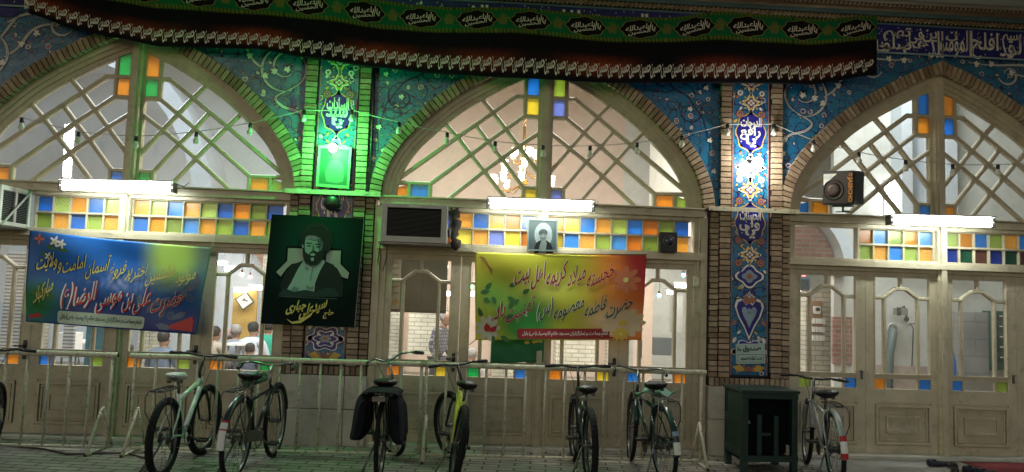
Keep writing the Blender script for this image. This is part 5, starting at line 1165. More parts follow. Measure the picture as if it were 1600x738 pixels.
bicycle((592, 750), (610, 718), 'black bicycle with two dark canvas saddlebags over its rear wheel', (.012, .014, .014), knobby=False, steer=32, bar='rise', bags=True, tw=.021, R=.34, barh=.97, seath=.82, lean=0, L=.98)
bicycle((706, 754), (696, 714), 'yellow framed mountain bicycle leaning to the right below the yellow banner', (.50, .48, .03), steer=28, barh=.95, seath=.83, lean=8, tw=.031, L=.98)
bicycle((921, 757), (898, 717), 'black slim mountain bicycle with straight bars in front of the yellow banner side', (.02, .022, .02), steer=0, barh=.95, seath=.81, lean=-1, tw=.029, L=.98)
bicycle((1039, 757), (990, 722), 'dark green roadster with thick saddle and white tipped rear mudguard near the right pier', (.006, .028, .022), knobby=False, steer=-12, bar='cruise', rack=True, fender=True, tw=.021, R=.345, barh=.94, seath=.86, lean=-3, guard=True, L=.98, rearmark=((152, 158, M['tile_grey']), (166, 182, M['whitep'])))
bicycle((1307, 760), (1268, 735), 'silver bicycle with red and white rear reflector standing beside the green cabinet', (.34, .36, .34), knobby=False, steer=-8, bar='flat', rack=True, fender=True, tw=.021, R=.335, barh=.90, seath=.82, lean=-3, L=.98, rearmark=((152, 160, M['red']), (160, 176, M['whitep']), (176, 184, M['red'])))
bicycle((-85, 752), (-20, 712), 'bicycle cut off by the left edge, only its front tyre showing', (.02, .02, .02), steer=0, lean=3)
# green cloth on the sixth bicycle's rack
mb = MB(); q = G(1030, 748); mb.grid(lambda u, v: Vector((q.x-.16+.30*u+.03*math.sin(v*5), q.y+.02+.24*v, .772+.022*math.sin(u*7+v*4)+.018*math.cos(u*13-v*5)-.03*abs(u-.5))), 18, 12, flat('cloth_mint', (.20, .38, .28), .8)); c_ = mb.build('folded_cloth'); c_.modifiers.new('s', 'SOLIDIFY').thickness = .012
tag(c_, 'crumpled pale green cloth lying on the rack of the dark green roadster', 'cloth')
# rolled cloth on the second bicycle's bar
mb = MB(); a = G(388, 734); mb.tube([(a.x-.05, a.y-.10, .79), (a.x+.0, a.y, .80), (a.x+.06, a.y+.12, .81)], [.045, .055, .045], mat('roll_green', (.03, .10, .06), .8, var=.3, bump=.4)); tag(mb.build('rolled_mat'), 'dark green roll tied on the top tube of the dark roadster', 'mat')
# ================================================================== GREEN CABINET
gc = mat('cabinet_green', (.004, .026, .018), .5, var=.25, scale=5, dirt=(.03, .03, .025), dirt_amt=.6, bump=.1); gd = mat('cabinet_dark', (.002, .006, .005), .9, var=.3, spec=.1)
fl_, fr_ = G(1171, 739), G(1242, 737); bl_ = (2.77, -.50)
o = thing('metal_cabinet', 'old dark green metal cabinet on legs at the foot of the right pier', 'cabinet', (fl_.x-.055, fl_.y, 0), rad(2))
W_, D_, H_ = .50, .42, .80
mb = MB()
for x in (0, W_): 
    for y in (0, D_): mb.box(x-.03, x+.03, y-.03, y+.03, 0, H_-.03, gc)
mb.box(-.035, W_+.035, -.032, .03, .11, .17, gc); mb.box(-.035, W_+.035, -.034, .03, H_-.085, H_-.031, gc)
mb.box(-.03, W_+.03, D_-.01, D_+.03, .12, H_-.03, gd); mb.box(-.03, W_+.03, 0, D_, .12, .135, gd)
mb.build('frame', o, bevel=.003)
mb = MB(); mb.box(-.045, W_+.045, -.05, D_+.04, H_-.03, H_, gc); mb.build('top', o, bevel=.003)
mb = MB(); mb.box(-.022, -.014, .03, D_-.03, .13, H_-.04, gc); mb.box(-.036, -.022, -.02, D_, .45, .53, gc); mb.box(-.036, -.022, -.02, D_, .16, .22, gc); mb.build('side_panel', o)
mb = MB(); mb.box(W_-.004, W_+.004, .03, D_-.03, .25, H_-.09, gc); mb.build('side_panel', o)
mb = MB(); mb.box(.03, W_-.03, .10, .108, .17, H_-.09, gd); mb.build('open_front_shade', o)  # near-black sheet paints the shade inside the open front
mb = MB(); mb.box(.13, .175, -.004, .019, .17, .56, gc); mb.box(.30, .345, -.004, .019, .17, .55, gc); mb.box(.16, .27, .0, .018, .355, .385, gc); mb.build('broken_slat', o)
mb = MB(); mb.box(.035, .055, -.01, .018, .47, .50, M['chrome']); mb.build('latch', o)
# ================================================================== SHOES
def shoe(px, py, rz, label, s=1.0, slip=True):
    q = G(px, py, .03); n = 12; mb = MB(); b0 = 0; wl = 12
    for i in range(n+1):
        t = i/n; x = -.13+.26*t; hw = .045*(.55+.45*math.sin(math.pi*min(1, t*.75+.2)))*(1 if 0 < i < n else .55); h = .046*(1-.5*t)+(.008 if t < .25 else 0)
        for k in range(wl): a_ = 2*math.pi*k/wl; mb.v.append((x*s, hw*s*math.cos(a_), .012+max(-.012, h*s*math.sin(a_))))
    for i in range(n):
        for k in range(wl): l = (k+1) % wl; mb.face((i*wl+k, i*wl+l, (i+1)*wl+l, (i+1)*wl+k), M['shoe'], True)
    mb.face(tuple(range(wl)), M['shoe']); mb.face(tuple(range(n*wl, n*wl+wl)), M['shoe'])
    o = mb.build('shoe'); o.location = (q.x, q.y, .016); o.rotation_euler = (0, 0, rad(rz)); tag(o, label, 'shoe', 'shoes left before the door')
    op = MB(); op.ball((-.055*s, 0, .052*s), .028*s, M['blackp'], 12, .35); op.build('shoe_opening', o); return o
M['shoe'] = mat('shoe_leather', (.018, .02, .024), .35, var=.3, scale=20)
shoe(1466, 725, 10, 'black slip on shoe farthest left on the entry floor'); shoe(1486, 727, 75, 'dark shoe pointing at the door, between two others', .95); shoe(1492, 735, 60, 'dark shoe nearest the viewer beside the carpet corner', .95); shoe(1521, 735, 15, 'black shoe resting against the edge of the red carpet'); shoe(1541, 739, 20, 'black shoe farthest right, by the red carpet')
# ================================================================== THE HALL BEHIND THE GLASS
I = {}
I['blue'] = mat('hall_wall_cool', (.50, .54, .57), .8, var=.06, scale=1.2); I['peach'] = mat('hall_wall_peach', (.64, .50, .40), .8, var=.05, scale=1.0)
I['white'] = mat('hall_wall_white', (.55, .55, .50), .8, var=.10, scale=1.5, dirt=(.4, .36, .30), dirt_amt=.4)
I['redbrick'] = brick_mat('hall_red_brick', (.30, .13, .09), (.40, .20, .14), (.35, .30, .26), .22, .07, .01)
I['whitebrick'] = brick_mat('hall_white_brick', (.62, .58, .46), (.70, .67, .56), (.36, .34, .26), .24, .075, .008)
I['yellow'] = brick_mat('hall_yellow_tiles', (.55, .33, .07), (.60, .38, .09), (.50, .36, .16), .25, .12, .004)
I['floor'] = mat('hall_carpet', (.30, .24, .20), .9, var=.3, scale=3); I['wood'] = mat('hall_wood', (.25, .13, .06), .6)
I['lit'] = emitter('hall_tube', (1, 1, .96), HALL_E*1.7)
X0, X1, YB, ZT = -9.5, 8.6, 8.0, 6.4
mb = MB(); mb.poly([(X0, .25, .02), (X1, .25, .02), (X1, YB, .02), (X0, YB, .02)], I['floor']); struct(mb.build('hall_floor'))
mb = MB(); mb.box(X0, X1, .42, YB+.2, ZT, ZT+.1, I['blue']); struct(mb.build('hall_ceiling'))
mb = MB(); mb.box(X0, -3.6, YB, YB+.2, 0, ZT, I['blue']); mb.box(-3.6, 3.3, YB, YB+.2, 0, ZT, I['peach']); mb.box(X0-.2, X0, .4, YB, 0, ZT, I['blue']); mb.box(X1, X1+.2, .4, YB, 0, ZT, I['white']); mb.box(3.3, X1, YB, YB+.2, 0, ZT, I['white']); hw = mb.build('hall_walls'); struct(hw)
# bay 3 vestibule: nearer white walls
vb = MB(); vb.box(P(1303, 500, 2.9).x, 8.6, 2.9, 3.0, 0, ZT, I['white']); struct(vb.build('vestibule_wall'))
vb = MB(); vb.box(3.20, 3.30, .42, 5.2, 2.6, ZT, I['white']); struct(vb.build('partition_wall'))
vb = MB()
for x in (6.4, 6.75, 7.1): vb.box(x, x+.16, 2.6, 2.9, 2.7, ZT, I['blue'])  # upright boxes added to stand in for striped shadows in the vestibule
struct(vb.build('vestibule_shadow_strips'))
# brick arches on the back wall low zone: a vaulted red brick band, pale pillars between
mb = MB()
for cx in (-7.6, -5.2, -2.8, -.4, 2.0):
    for k in range(14):
        a0, a1 = math.pi*k/14, math.pi*(k+1)/14; q = [(cx+.95*math.cos(a0), 1.95+.7*math.sin(a0)), (cx+.95*math.cos(a1), 1.95+.7*math.sin(a1)), (cx+.95*math.cos(a1), 3.1), (cx+.95*math.cos(a0), 3.1)]
        mb.poly([(x, YB-.25, z) for x, z in q], I['redbrick'])
    mb.box(cx-1.21, cx-.94, YB-.30, YB-.02, 0, 3.1, I['whitebrick']); mb.box(cx+.96, cx+1.2, YB-.30, YB-.02, 0, 3.1, I['whitebrick'])
tag(mb.build('brick_arcade'), 'red brick arcade on pale brick pillars along the back of the lit hall', 'arcade')
# low red brick vault edge close behind the doors heads on the left
def panel_(name, px0, py0, px1, py1, y, m, label, cat, th=.06):
    a, b_ = P(px0, py0, y), P(px1, py1, y); mb = MB(); mb.box(a.x, b_.x, y, y+th, b_.z, a.z, m); o = mb.build(name, bevel=.003); tag(o, label, cat); return o
panel_('yellow_wall_panel', 365, 452, 396, 560, 6.6, I['yellow'], 'ochre tiled wall panel with a tilted square clock, seen through the left doors', 'wall panel')
panel_('white_pillar', 640, 478, 696, 556, 6.0, I['whitebrick'], 'pale painted brick pillar seen through the door under the grey blind', 'pillar', .5)
panel_('white_pillar', 870, 520, 935, 575, 5.5, I['whitebrick'], 'pale brick pillar base seen beneath the yellow banner', 'pillar', .5)
panel_('hall_pillar', 1000, 440, 1018, 600, 4.0, I['peach'], 'plain peach pillar seen through the door right of the yellow banner', 'pillar', .4)
panel_('brick_pier', 1259, 452, 1300, 620, 3.3, I['whitebrick'], 'pale yellow brick pier carrying the meter board, through the first right door', 'pillar', .6)
panel_('brown_shutter', 1302, 495, 1332, 570, 2.86, I['redbrick'], 'brown slatted shutter through the first right door', 'shutter')
panel_('marble_dado', 1360, 570, 1450, 640, 2.86, mat('dado_pink', (.42, .34, .28), .4, var=.2), 'pinkish marble dado under the hose in the second right door', 'dado', .03)
panel_('grey_block_wall', 1500, 487, 1546, 588, 2.6, brick_mat('grey_blocks', (.30, .30, .29), (.34, .34, .33), (.25, .25, .24), .5, .25, .01), 'grey block wall panel seen through the third right door', 'wall panel', .2)
o = thing('shoe_cubby', 'dark green pigeonhole rack seen through the third right door', 'rack'); a, b_ = P(1552, 486, 2.5), P(1600, 580, 2.5); mb = MB(); mb.box(a.x, b_.x+.2, 2.5, 2.75, b_.z, a.z, flat('cubby_green', (.012, .07, .045))); mb.build('body', o)
for i in range(5):
    for j in range(3):
        mb = MB(); xx = a.x+.05+.16*j; zz_ = a.z-.06-.15*i; mb.box(xx, xx+.10, 2.485, 2.499, zz_-.08, zz_, flat('cubby_dark', (.006, .03, .02))); mb.box(xx+.03, xx+.08, 2.480, 2.484, zz_-.02, zz_-.005, M['whitep']); mb.build('pigeonhole', o)
mb = MB(); q = P(1488, 560, 2.3); mb.lathe([(.04, -.30), (.05, -.28), (.05, -.05), (.02, .06), (.02, .1)], flat('bottle_blue', (.03, .16, .5)), 14, T(*q)); mb.lathe([(.022, .1), (.022, .14)], M['goldpale'], 12, T(*q)); tag(mb.build('spray_bottle'), 'blue bottle with yellow cap seen low through the third right door', 'bottle')
# meter board
o = thing('meter_board', 'wooden meter board with three rows of white switches on the pale brick pier', 'meter board'); a, b_ = P(1265, 470, 3.25), P(1283, 521, 3.25); mb = MB(); mb.box(a.x, b_.x, 3.22, 3.28, b_.z, a.z, I['wood']); mb.build('board', o)
for i in range(3):
    mb = MB(); z = a.z-.27-.13*i
    for j in range(4): mb.box(a.x+.02+.052*j, a.x+.062+.052*j, 3.19, 3.219, z-.08, z, M['whitep'])
    mb.build('switch_row', o)
mb = MB(); mb.rbox(T((a.x+b_.x)/2, 3.2, a.z-.14), .10, .04, .12, .02, M['whitep']); mb.lathe([(.03, 0), (.03, .02)], M['black'], 14, T((a.x+b_.x)/2, 3.17, a.z-.13) @ RX(90)); mb.build('meter', o)
mb = MB(); q = P(1252, 443, 2.0); mb.obox(T(*q) @ RZ(-30) @ RX(15), .22, .20, .16, flat('flood_grey', (.05, .08, .10))); q2 = mb; tag(mb.build('security_light'), 'grey box floodlight high in the first right door', 'lamp')
# hose and sconce on the white vestibule wall
a, c_ = P(1391, 520, 2.85), P(1381, 590, 2.8); mb = MB(); mb.tube([a+Vector((.05, .03, .05)), a+Vector((0, -.08, .02)), (a+c_)/2+Vector((-.02, -.10, 0)), c_+Vector((0, -.1, -.5))], .062, flat('hose_grey', (.10, .13, .12)), 14); mb.torus(.075, .012, M['white_paint'], T(a.x+.05, 2.87, a.z+.06), 24, 6); tag(mb.build('drain_hose'), 'thick grey hose coming out of the white wall in the second right door', 'hose')
o = thing('wall_sconce', 'grey wall lamp with square shades high on the white vestibule wall', 'lamp'); q = P(1405, 488, 2.85)
mb = MB(); mb.box(q.x-.12, q.x+.05, 2.70, 2.80, q.z-.04, q.z+.06, flat('sconce_grey', (.22, .21, .20))); mb.box(q.x-.13, q.x-.07, 2.68, 2.69, q.z-.05, q.z+.07, M['steel']); mb.build('shade', o); mb = MB(); mb.tube([(q.x, 2.8, q.z+.06), (q.x+.06, 2.82, q.z+.09), (q.x+.10, 2.84, q.z), (q.x+.12, 2.86, q.z-.10)], .014, M['steel']); mb.lathe([(.03, 0), (.04, .02)], M['steel'], 14, T(q.x+.12, 2.88, q.z-.10) @ RX(90)); mb.build('lamp_arm', o)
mb = MB(); a, c_ = P(1424, 508, 2.85), P(1425, 572, 2.85); mb.tube([a+Vector((-.06, 0, 0)), a, a+Vector((.03, 0, -.05)), c_], .008, M['dkwire'], 6); mb.tube([a+Vector((-.05, -.03, .02)), a+Vector((.05, -.03, .02))], .010, M['steel']); tag(mb.build('water_pipe'), 'thin dark pipe with a tap beside the grey hose', 'pipe')
# blind in the left-of-centre door, notices
o = thing('roller_blind', 'grey roller blind half lowered in the middle left door', 'blind'); a, b_ = P(629, 420, .30), P(690, 486, .30); mb = MB(); mb.grid(lambda u, v: Vector((a.x-.25+(b_.x-a.x+.30)*u, .30+.004*math.sin(u*9), a.z+.25+(b_.z-a.z-.25)*v)), 10, 10, mat('blind_grey', (.06, .085, .085), .8, var=.08)); mb.build('fabric', o); mb = MB(); mb.box(a.x-.25, b_.x+.05, .285, .31, b_.z-.03, b_.z+.005, M['black']); mb.build('hem_bar', o); mb = MB(); mb.tube([P(660, 428, .28), P(659, 470, .28)], .004, M['black'], 5); mb.build('pull_cord', o)
for (x0, y0, x1, y1, lb) in ((611, 404, 624, 483, 'long white notice with small writing hung at the left edge of the middle left door'), ):
    a, b_ = P(x0, y0, .20), P(x1, y1, .20); mb = MB(); mb.box(a.x, b_.x, .20, .204, b_.z, a.z, M['whitep']); n_ = mb.build('paper_notice'); tag(n_, lb, 'notice'); mb = MB()
    for k, wd in enumerate(('یا الله', 'مسجد', 'نماز', 'جماعت', 'مسجد', 'نماز')): put_text(mb, wd, ((x0+1, y0+3+k*9.5), (x1-1, y0+3+k*9.5), (x1-1, y0+10+k*9.5), (x0+1, y0+10+k*9.5)), .198, M['blackp'], .0, .1)
    pxpoly(mb, blob((x0+x1)/2, y1-11, 5.5, 5, 12, 4, .1), .198, M['gold']); mb.build('writing', n_)
# clock
o = thing('wall_clock', 'white square clock hung cornerwise on the ochre hall wall', 'clock'); q = P(382.5, 470, 6.5); mt = T(*q) @ RY(-38); mb = MB(); mb.obox(mt, .26, .04, .26, M['dkwire']); mb.build('case', o); mb = MB(); mb.obox(mt @ T(0, -.025, 0), .22, .01, .22, M['whitep']); mb.build('dial', o); mb = MB(); mb.obox(T(q.x+.02, q.y-.035, q.z+.01) @ RY(20), .09, .005, .012, M['blackp']); mb.obox(T(q.x-.01, q.y-.036, q.z+.02) @ RY(-60), .06, .005, .012, M['blackp']); mb.build('hand', o)
# bright bars at eye level in the doors, made as glowing tubes; small coloured lamps
TUB = [(352, 420, 366, 421, 5.5, 'short glowing bar behind the upper left corner of the left door'), (366, 453, 387, 454, 6.5, 'glowing bar directly above the square clock'), (392, 450, 410, 450, 6.8, 'glowing bar right of the square clock'), (690, 459, 704, 459.5, 6.0, 'short glowing bar behind the edge of the grey blind'), (728, 459.5, 741, 460, 6.0, 'short glowing bar just left of the yellow banner'), (1055, 446, 1074, 447, 5.5, 'glowing bar high in the door beside the right pier'), (1043, 457, 1057, 458, 7, 'glowing bar lower in the door beside the right pier'), (1238, 452, 1250, 454, 3.1, 'short glowing bar in the corner of the first right door'), (338, 411, 354, 412, 7, 'faint glowing bar in the top corner of the left door')]
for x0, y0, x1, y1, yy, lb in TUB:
    mb = MB(); mb.tube([P(x0, y0, yy), P(x1, y1, yy)], .035, I['lit'], 8); t = thing('hall_glow_bar', lb, 'lamp'); mb.build('tube', t); mb = MB(); a, b_ = P(x0, y0, yy), P(x1, y1, yy); mb.obox(T(*((a+b_)/2+Vector((0, .02, .055)))), (b_-a).length+.08, .09, .03, M['white_paint']); mb.build('housing', t)
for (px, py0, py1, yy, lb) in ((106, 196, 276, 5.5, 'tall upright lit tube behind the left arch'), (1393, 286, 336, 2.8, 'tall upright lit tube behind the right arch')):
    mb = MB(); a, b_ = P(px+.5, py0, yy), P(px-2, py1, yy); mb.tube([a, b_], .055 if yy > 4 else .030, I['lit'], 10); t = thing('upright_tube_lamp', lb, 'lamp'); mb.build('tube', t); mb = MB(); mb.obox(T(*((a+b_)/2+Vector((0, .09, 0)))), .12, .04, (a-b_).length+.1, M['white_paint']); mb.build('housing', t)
rd = emitter('red_hall_bulb', (1, .06, .05), 14); bl = emitter('blue_hall_bulb', (.05, .45, 1), 9); gn = emitter('green_hall_bulb', (.1, 1, .35), 6)
for px, py, yy, m_, lb in ((378, 429, 5, rd, 'red bulb hanging above the square clock'), (391, 433, 6, rd, 'smaller red bulb right of the other one above the clock'), (651, 427, .9, rd, 'dim red bulb at the top of the grey blind'), (688, 423, 3, rd, 'red bulb right of the grey blind'), (697, 417, 3.2, rd, 'higher red bulb right of the grey blind'), (1068, 430, 5, bl, 'blue bulb at the top of the door beside the right pier'), (1030, 462, 5, bl, 'lower blue bulb in the door beside the right pier'), (1256, 434, 3, rd, 'red bulb at the top of the first right door'), (737, 448, 5, gn, 'small green bulb just left of the yellow banner')):
    t = thing('coloured_bulb', lb, 'bulb'); q = P(px, py, yy); mb = MB(); mb.ball(q, .038 if yy > 2 else .022, m_, 10); mb.build('globe', t); mb = MB(); mb.tube([q+Vector((0, 0, .03)), q+Vector((0, 0, .08))], .018, M['black'], 8); mb.tube([q+Vector((0, 0, .08)), q+Vector((.02, 0, .5))], .003, M['black'], 4); mb.build('socket', t)
# chandelier
o = thing('chandelier', 'gold chandelier with many lit glass tulip shades behind the middle arch', 'chandelier'); yy = 4.2; c_ = P(817, 282, yy); sc1 = (CAM-c_).length/FPX
brs = mat('brass', (.45, .26, .07), .3, 1.0, var=.1); shd = mat('tulip_glass', (.8, .75, .65), .4, var=0, emit=(1, .78, .50, 7.0))
mb = MB(); mb.tube([c_+Vector((0, 0, -.25)), c_+Vector((0, 0, .9))], .022, brs); mb.ball(c_+Vector((0, 0, -.05)), .09, brs, 14, 1.3); mb.ball(c_+Vector((0, 0, .33)), .07, brs, 14, 1.3); mb.ball(c_+Vector((0, 0, -.28)), .05, brs); mb.build('stem', o)
mb = MB()
for k in range(26): mb.torus(.022, .006, brs, T(c_.x, c_.y, c_.z+.92+.045*k) @ RZ(90*(k % 2)), 10, 5)
mb.build('chain', o)
for n, r, z, ph in ((10, .50, -.06, .2), (6, .36, .18, .5), (5, .20, .40, .1)):
    for k in range(n):
        a_ = 2*math.pi*k/n+ph; d = Vector((math.cos(a_), math.sin(a_), 0)); q = c_+d*r+Vector((0, 0, z))
        mb = MB(); mb.tube([c_+d*.03+Vector((0, 0, z-.02)), c_+d*r*.5+Vector((0, 0, z-.13)), c_+d*r*.9+Vector((0, 0, z-.10)), q+Vector((0, 0, -.02))], .009, brs, 6); ar = mb.build('arm', o)
        mb = MB(); mb.lathe([(.018, -.03), (.045, 0), (.050, .05), (.042, .085), (.062, .115)], shd, 12, T(*q)); mb.build('glass_shade', ar)
        mb = MB()
        for e in range(3): mb.ball(q+Vector((0, 0, -.05-.035*e)), .010, M['clear'], 6)
        mb.build('crystal_drop', ar)
# plaster arch rib with brick infill behind the clear pane of the right bay, and arch ribs in the left hall
def rib(cx_, cz_, R0, R1, y, th, a0d, a1d, m, name, label, asp=1.05, n=28):
    mb = MB()
    for k in range(n):
        a0, a1 = rad(a0d+(a1d-a0d)*k/n), rad(a0d+(a1d-a0d)*(k+1)/n)
        q = [(cx_+R0*math.cos(a0), cz_+R0*math.sin(a0)*asp), (cx_+R1*math.cos(a0), cz_+R1*math.sin(a0)*asp), (cx_+R1*math.cos(a1), cz_+R1*math.sin(a1)*asp), (cx_+R0*math.cos(a1), cz_+R0*math.sin(a1)*asp)]
        b0 = len(mb.v); mb.v += [(x, y, z) for x, z in q]+[(x, y+th, z) for x, z in q]
        for f in ((0, 1, 2, 3), (0, 3, 7, 4), (1, 2, 6, 5), (4, 5, 6, 7)): mb.face(tuple(b0+i for i in f), m)
    tag(mb.build(name), label, 'arch rib')
c0_ = P(1222, 425, 2.5)
rib(c0_.x, c0_.z, .95, 1.12, 2.5, .5, 0, 110, I['blue'], 'inner_arch_rib', 'pale plaster arch rib curving behind the clear pane left of the coloured row')
mb = MB(); mb.prism([(c0_.x+.93*math.cos(rad(120*k/16)), c0_.z+.98*math.sin(rad(120*k/16))) for k in range(17)]+[(c0_.x-.5, c0_.z)], 2.75, 2.85, I['redbrick']); tag(mb.build('brick_tympanum'), 'reddish brick infill below the plaster arch rib at the right bay', 'brick wall')
rib(-6.6, 2.6, 2.15, 2.45, 4.2, .9, 8, 172, flat('rib_grey', (.20, .22, .24), .9), 'inner_arch_rib', 'large pale plaster arch rib deep behind the left half of the left arch', 1.25)
# bench, tables
def table(px0, py0, px1, y, label):
    a, b_ = P(px0, py0, y), P(px1, py0, y); o = thing('low_table', label, 'table', (0, 0, 0)); mb = MB(); mb.box(a.x, b_.x, y, y+.5, a.z-.03, a.z, M['whitep']); mb.build('table_top', o)
    for x in (a.x+.04, b_.x-.04):
        for yy_ in (y+.04, y+.46): mb = MB(); mb.tube([(x, yy_, .03), (x, yy_, a.z-.03)], .015, M['steel'], 6); mb.build('leg', o)
table(352, 537, 380, 4.2, 'low white topped table before the seated men in the left door')
table(92, 533, 128, 3.5, 'low white table behind the doors under the blue banner')
panel_('cardboard_box', 92, 520, 112, 552, 3.2, M['whitep'], 'pale box standing inside under the blue banner', 'box', .3)
panel_('store_rack', 1022, 528, 1052, 556, 6.0, flat('rack_grey', (.10, .11, .11)), 'dark grey rack of small things far inside, beside the right pier', 'rack', .3)
panel_('wall_heater', 1053, 462, 1066, 520, 6.5, I['white'], 'tall pale wall cabinet inside the door beside the right pier', 'cabinet', .3)
panel_('louvre_shutter', 12, 395, 30, 560, 3.0, brick_mat('louvre_slats', (.45, .46, .44), (.5, .5, .48), (.18, .18, .18), 3, .05, .012), 'white louvred shutter seen in the far left door', 'shutter')
panel_('louvre_shutter', 100, 505, 112, 560, 3.0, bpy.data.materials['louvre_slats'], 'white louvred shutter below the middle of the blue banner', 'shutter')
panel_('blue_curtain', 136, 500, 158, 575, 2.2, mat('curtain_teal', (.03, .10, .13), .9, var=.3), 'dark teal curtain edge seen below the blue banner', 'curtain', .04)
# ---- people
def skin_obj(name, verts, edges, radii, m, parent, root=0, sub=2):
    me = bpy.data.meshes.new(name); me.from_pydata(verts, edges, []); o = bpy.data.objects.new(name, me); COL.objects.link(o); o.parent = parent
    sk = o.modifiers.new('skin', 'SKIN'); lay = me.skin_vertices[0] if me.skin_vertices else None
    if lay is None:
        bpy.context.view_layer.objects.active = o; bpy.ops.object.select_all(action='DESELECT'); o.select_set(True)
        lay = me.skin_vertices.new().data if hasattr(me.skin_vertices, 'new') else me.skin_vertices[0]
    for i, r in enumerate(radii): lay.data[i].radius = (r, r) if not isinstance(r, tuple) else r; lay.data[i].use_root = (i == root)
    s = o.modifiers.new('sub', 'SUBSURF'); s.levels = sub; s.render_levels = sub; me.materials.append(m); return o
SKIN = mat('skin_tone', (.36, .20, .13), .55, var=.1, scale=15); HAIR = mat('dark_hair', (.02, .016, .014), .7, var=.3, scale=40); GREYH = mat('grey_hair', (.28, .26, .24), .8, var=.3, scale=40)
def head(parent, c, face, hair, s=1.0, beard=False, bald=False):
    mt = T(*c) @ RZ(face) @ Matrix.Scale(s, 4); mb = MB()
    prof = [(.001, -.125), (.045, -.118), (.066, -.085), (.078, -.03), (.080, .02), (.074, .065), (.052, .100), (.001, .115)]
    b0 = 0; mb.lathe([(r, z) for r, z in prof], SKIN, 16, mt @ Matrix.Diagonal((1, 1.18, 1, 1)))
    mb.lathe([(.016, -.018), (.012, .008), (.004, .03)], SKIN, 8, mt @ T(0, -.094, -.01) @ RX(8))
    for sg in (-1, 1): mb.ball(mt @ Vector((sg*.082, .005, -.005)), .018*s, SKIN, 8, 1.6)
    for sg in (-1, 1): mb.ball(mt @ Vector((sg*.030, -.083, .012)), .011*s, HAIR, 8)
    mb.ball(mt @ Vector((0, -.088, -.05)), .018*s, flat('lip', (.25, .10, .08)), 8, .35)
    h = mb.build('head', parent); mb = MB()
    if bald: mb.lathe([(.084, -.04), (.086, .0), (.082, .035)], hair, 16, mt @ T(0, .016, 0) @ Matrix.Diagonal((1, 1.12, 1, 1)))
    else: mb.lathe([(.082, -.03), (.089, .02), (.083, .072), (.058, .112), (.001, .128)], hair, 16, mt @ T(0, .018, .004) @ Matrix.Diagonal((1, 1.14, 1, 1)) @ RX(-14))
    if beard: mb.lathe([(.001, -.14), (.05, -.13), (.072, -.09), (.074, -.05)], hair, 14, mt @ T(0, -.012, 0) @ Matrix.Diagonal((1, 1.15, 1, 1)))
    mb.build('hair', parent)
def hand(parent, p, d, side):
    # palm and five fingers, slightly curled
    d = Vector(d).normalized(); up = Vector((0, 0, 1)); s_ = d.cross(up).normalized(); n_ = s_.cross(d); V = [Vector(p), Vector(p)+d*.045, Vector(p)+d*.085]; E_ = [(0, 1), (1, 2)]; R_ = [.024, .032, .030]
    o = skin_obj('hand', V, E_, [(.022, .022), (.034, .018), (.032, .016)], SKIN, parent, 0, 1)
    mb = MB()
    for k, (o_, l) in enumerate(((-.028, .060), (-.010, .072), (.009, .068), (.027, .052))):
        b_ = V[2]+s_*o_; mb.tube([b_-d*.01, b_+d*l*.45-n_*.006, b_+d*l*.78-n_*.022, b_+d*l*.9-n_*.036], [.0095, .009, .008, .006], SKIN, 7)
    b_ = V[1]+s_*side*.025; mb.tube([b_, b_+s_*side*.03+d*.02-n_*.006, b_+s_*side*.034+d*.052-n_*.014], [.012, .011, .008], SKIN, 7); mb.build('finger', o)
def seated(px, py, y, face, shirt, label, hair=HAIR, bald=False, beard=False, s=1.0):
    top = P(px, py, y); o = thing('person', label, 'person', (top.x, y, top.z-.90*s), rad(face)); o.scale = (s, s, s)
    V = [(0, 0, .13), (0, .02, .30), (0, .03, .48), (0, 0, .60), (0, -.02, .66), (.19, .01, .57), (.25, -.05, .33), (.17, -.26, .24), (-.19, .01, .57), (-.25, -.05, .33), (-.17, -.26, .24)]
    E_ = [(0, 1), (1, 2), (2, 3), (3, 4), (3, 5), (5, 6), (6, 7), (3, 8), (8, 9), (9, 10)]
    b = skin_obj('body', V, E_, [(.17, .14), (.16, .13), (.175, .12), (.10, .09), (.055, .055), .075, .055, .042, .075, .055, .042], shirt, o)
    V = [(0, 0, .11), (.12, -.05, .10), (.38, -.28, .16), (.10, -.42, .06), (-.05, -.46, .05), (-.12, -.05, .10), (-.38, -.28, .16), (-.08, -.36, .06), (.06, -.38, .05)]
    skin_obj('trousers', V, [(0, 1), (1, 2), (2, 3), (3, 4), (0, 5), (5, 6), (6, 7), (7, 8)], [.14, .12, .075, .055, .05, .12, .075, .055, .05], flat('trousers_dark', (.05, .05, .06), .8), o)
    mb = MB(); mb.tube([(0, -.0, .62), (0, -.02, .72)], [.055, .05], SKIN, 12); mb.build('neck', o)
    head(o, (0, -.03, .80), 0, hair, 1, beard, bald)
    hand(o, (.17, -.27, .235), (-.5, -.8, -.1), -1); hand(o, (-.17, -.27, .235), (.5, -.8, -.1), 1); return o
sh = lambda n, c: mat(n, c, .8, var=.12, scale=8)
seated(336, 512, 4.6, 160, sh('shirt_sand', (.36, .30, .24)), 'seated man in sand shirt nearest the left edge of the left door')
seated(357, 515, 5.2, 150, sh('shirt_grey', (.22, .24, .27)), 'seated older man in grey, balding, second from the left', GREYH, True)
seated(369, 509, 5.0, 185, sh('shirt_slate', (.25, .27, .30)), 'seated grey haired man in slate shirt below the square clock', GREYH)
seated(396, 505, 4.6, 170, sh('shirt_ice', (.48, .52, .58)), 'seated dark haired man in pale blue shirt right of the clock')
seated(420, 503, 5.4, 200, sh('shirt_teal', (.02, .30, .20)), 'seated figure in bright green at the right end of the left door')
seated(256, 519, 3.6, 170, sh('shirt_navy', (.10, .13, .18)), 'seated man in dark blue grey shirt under the right end of the blue banner')
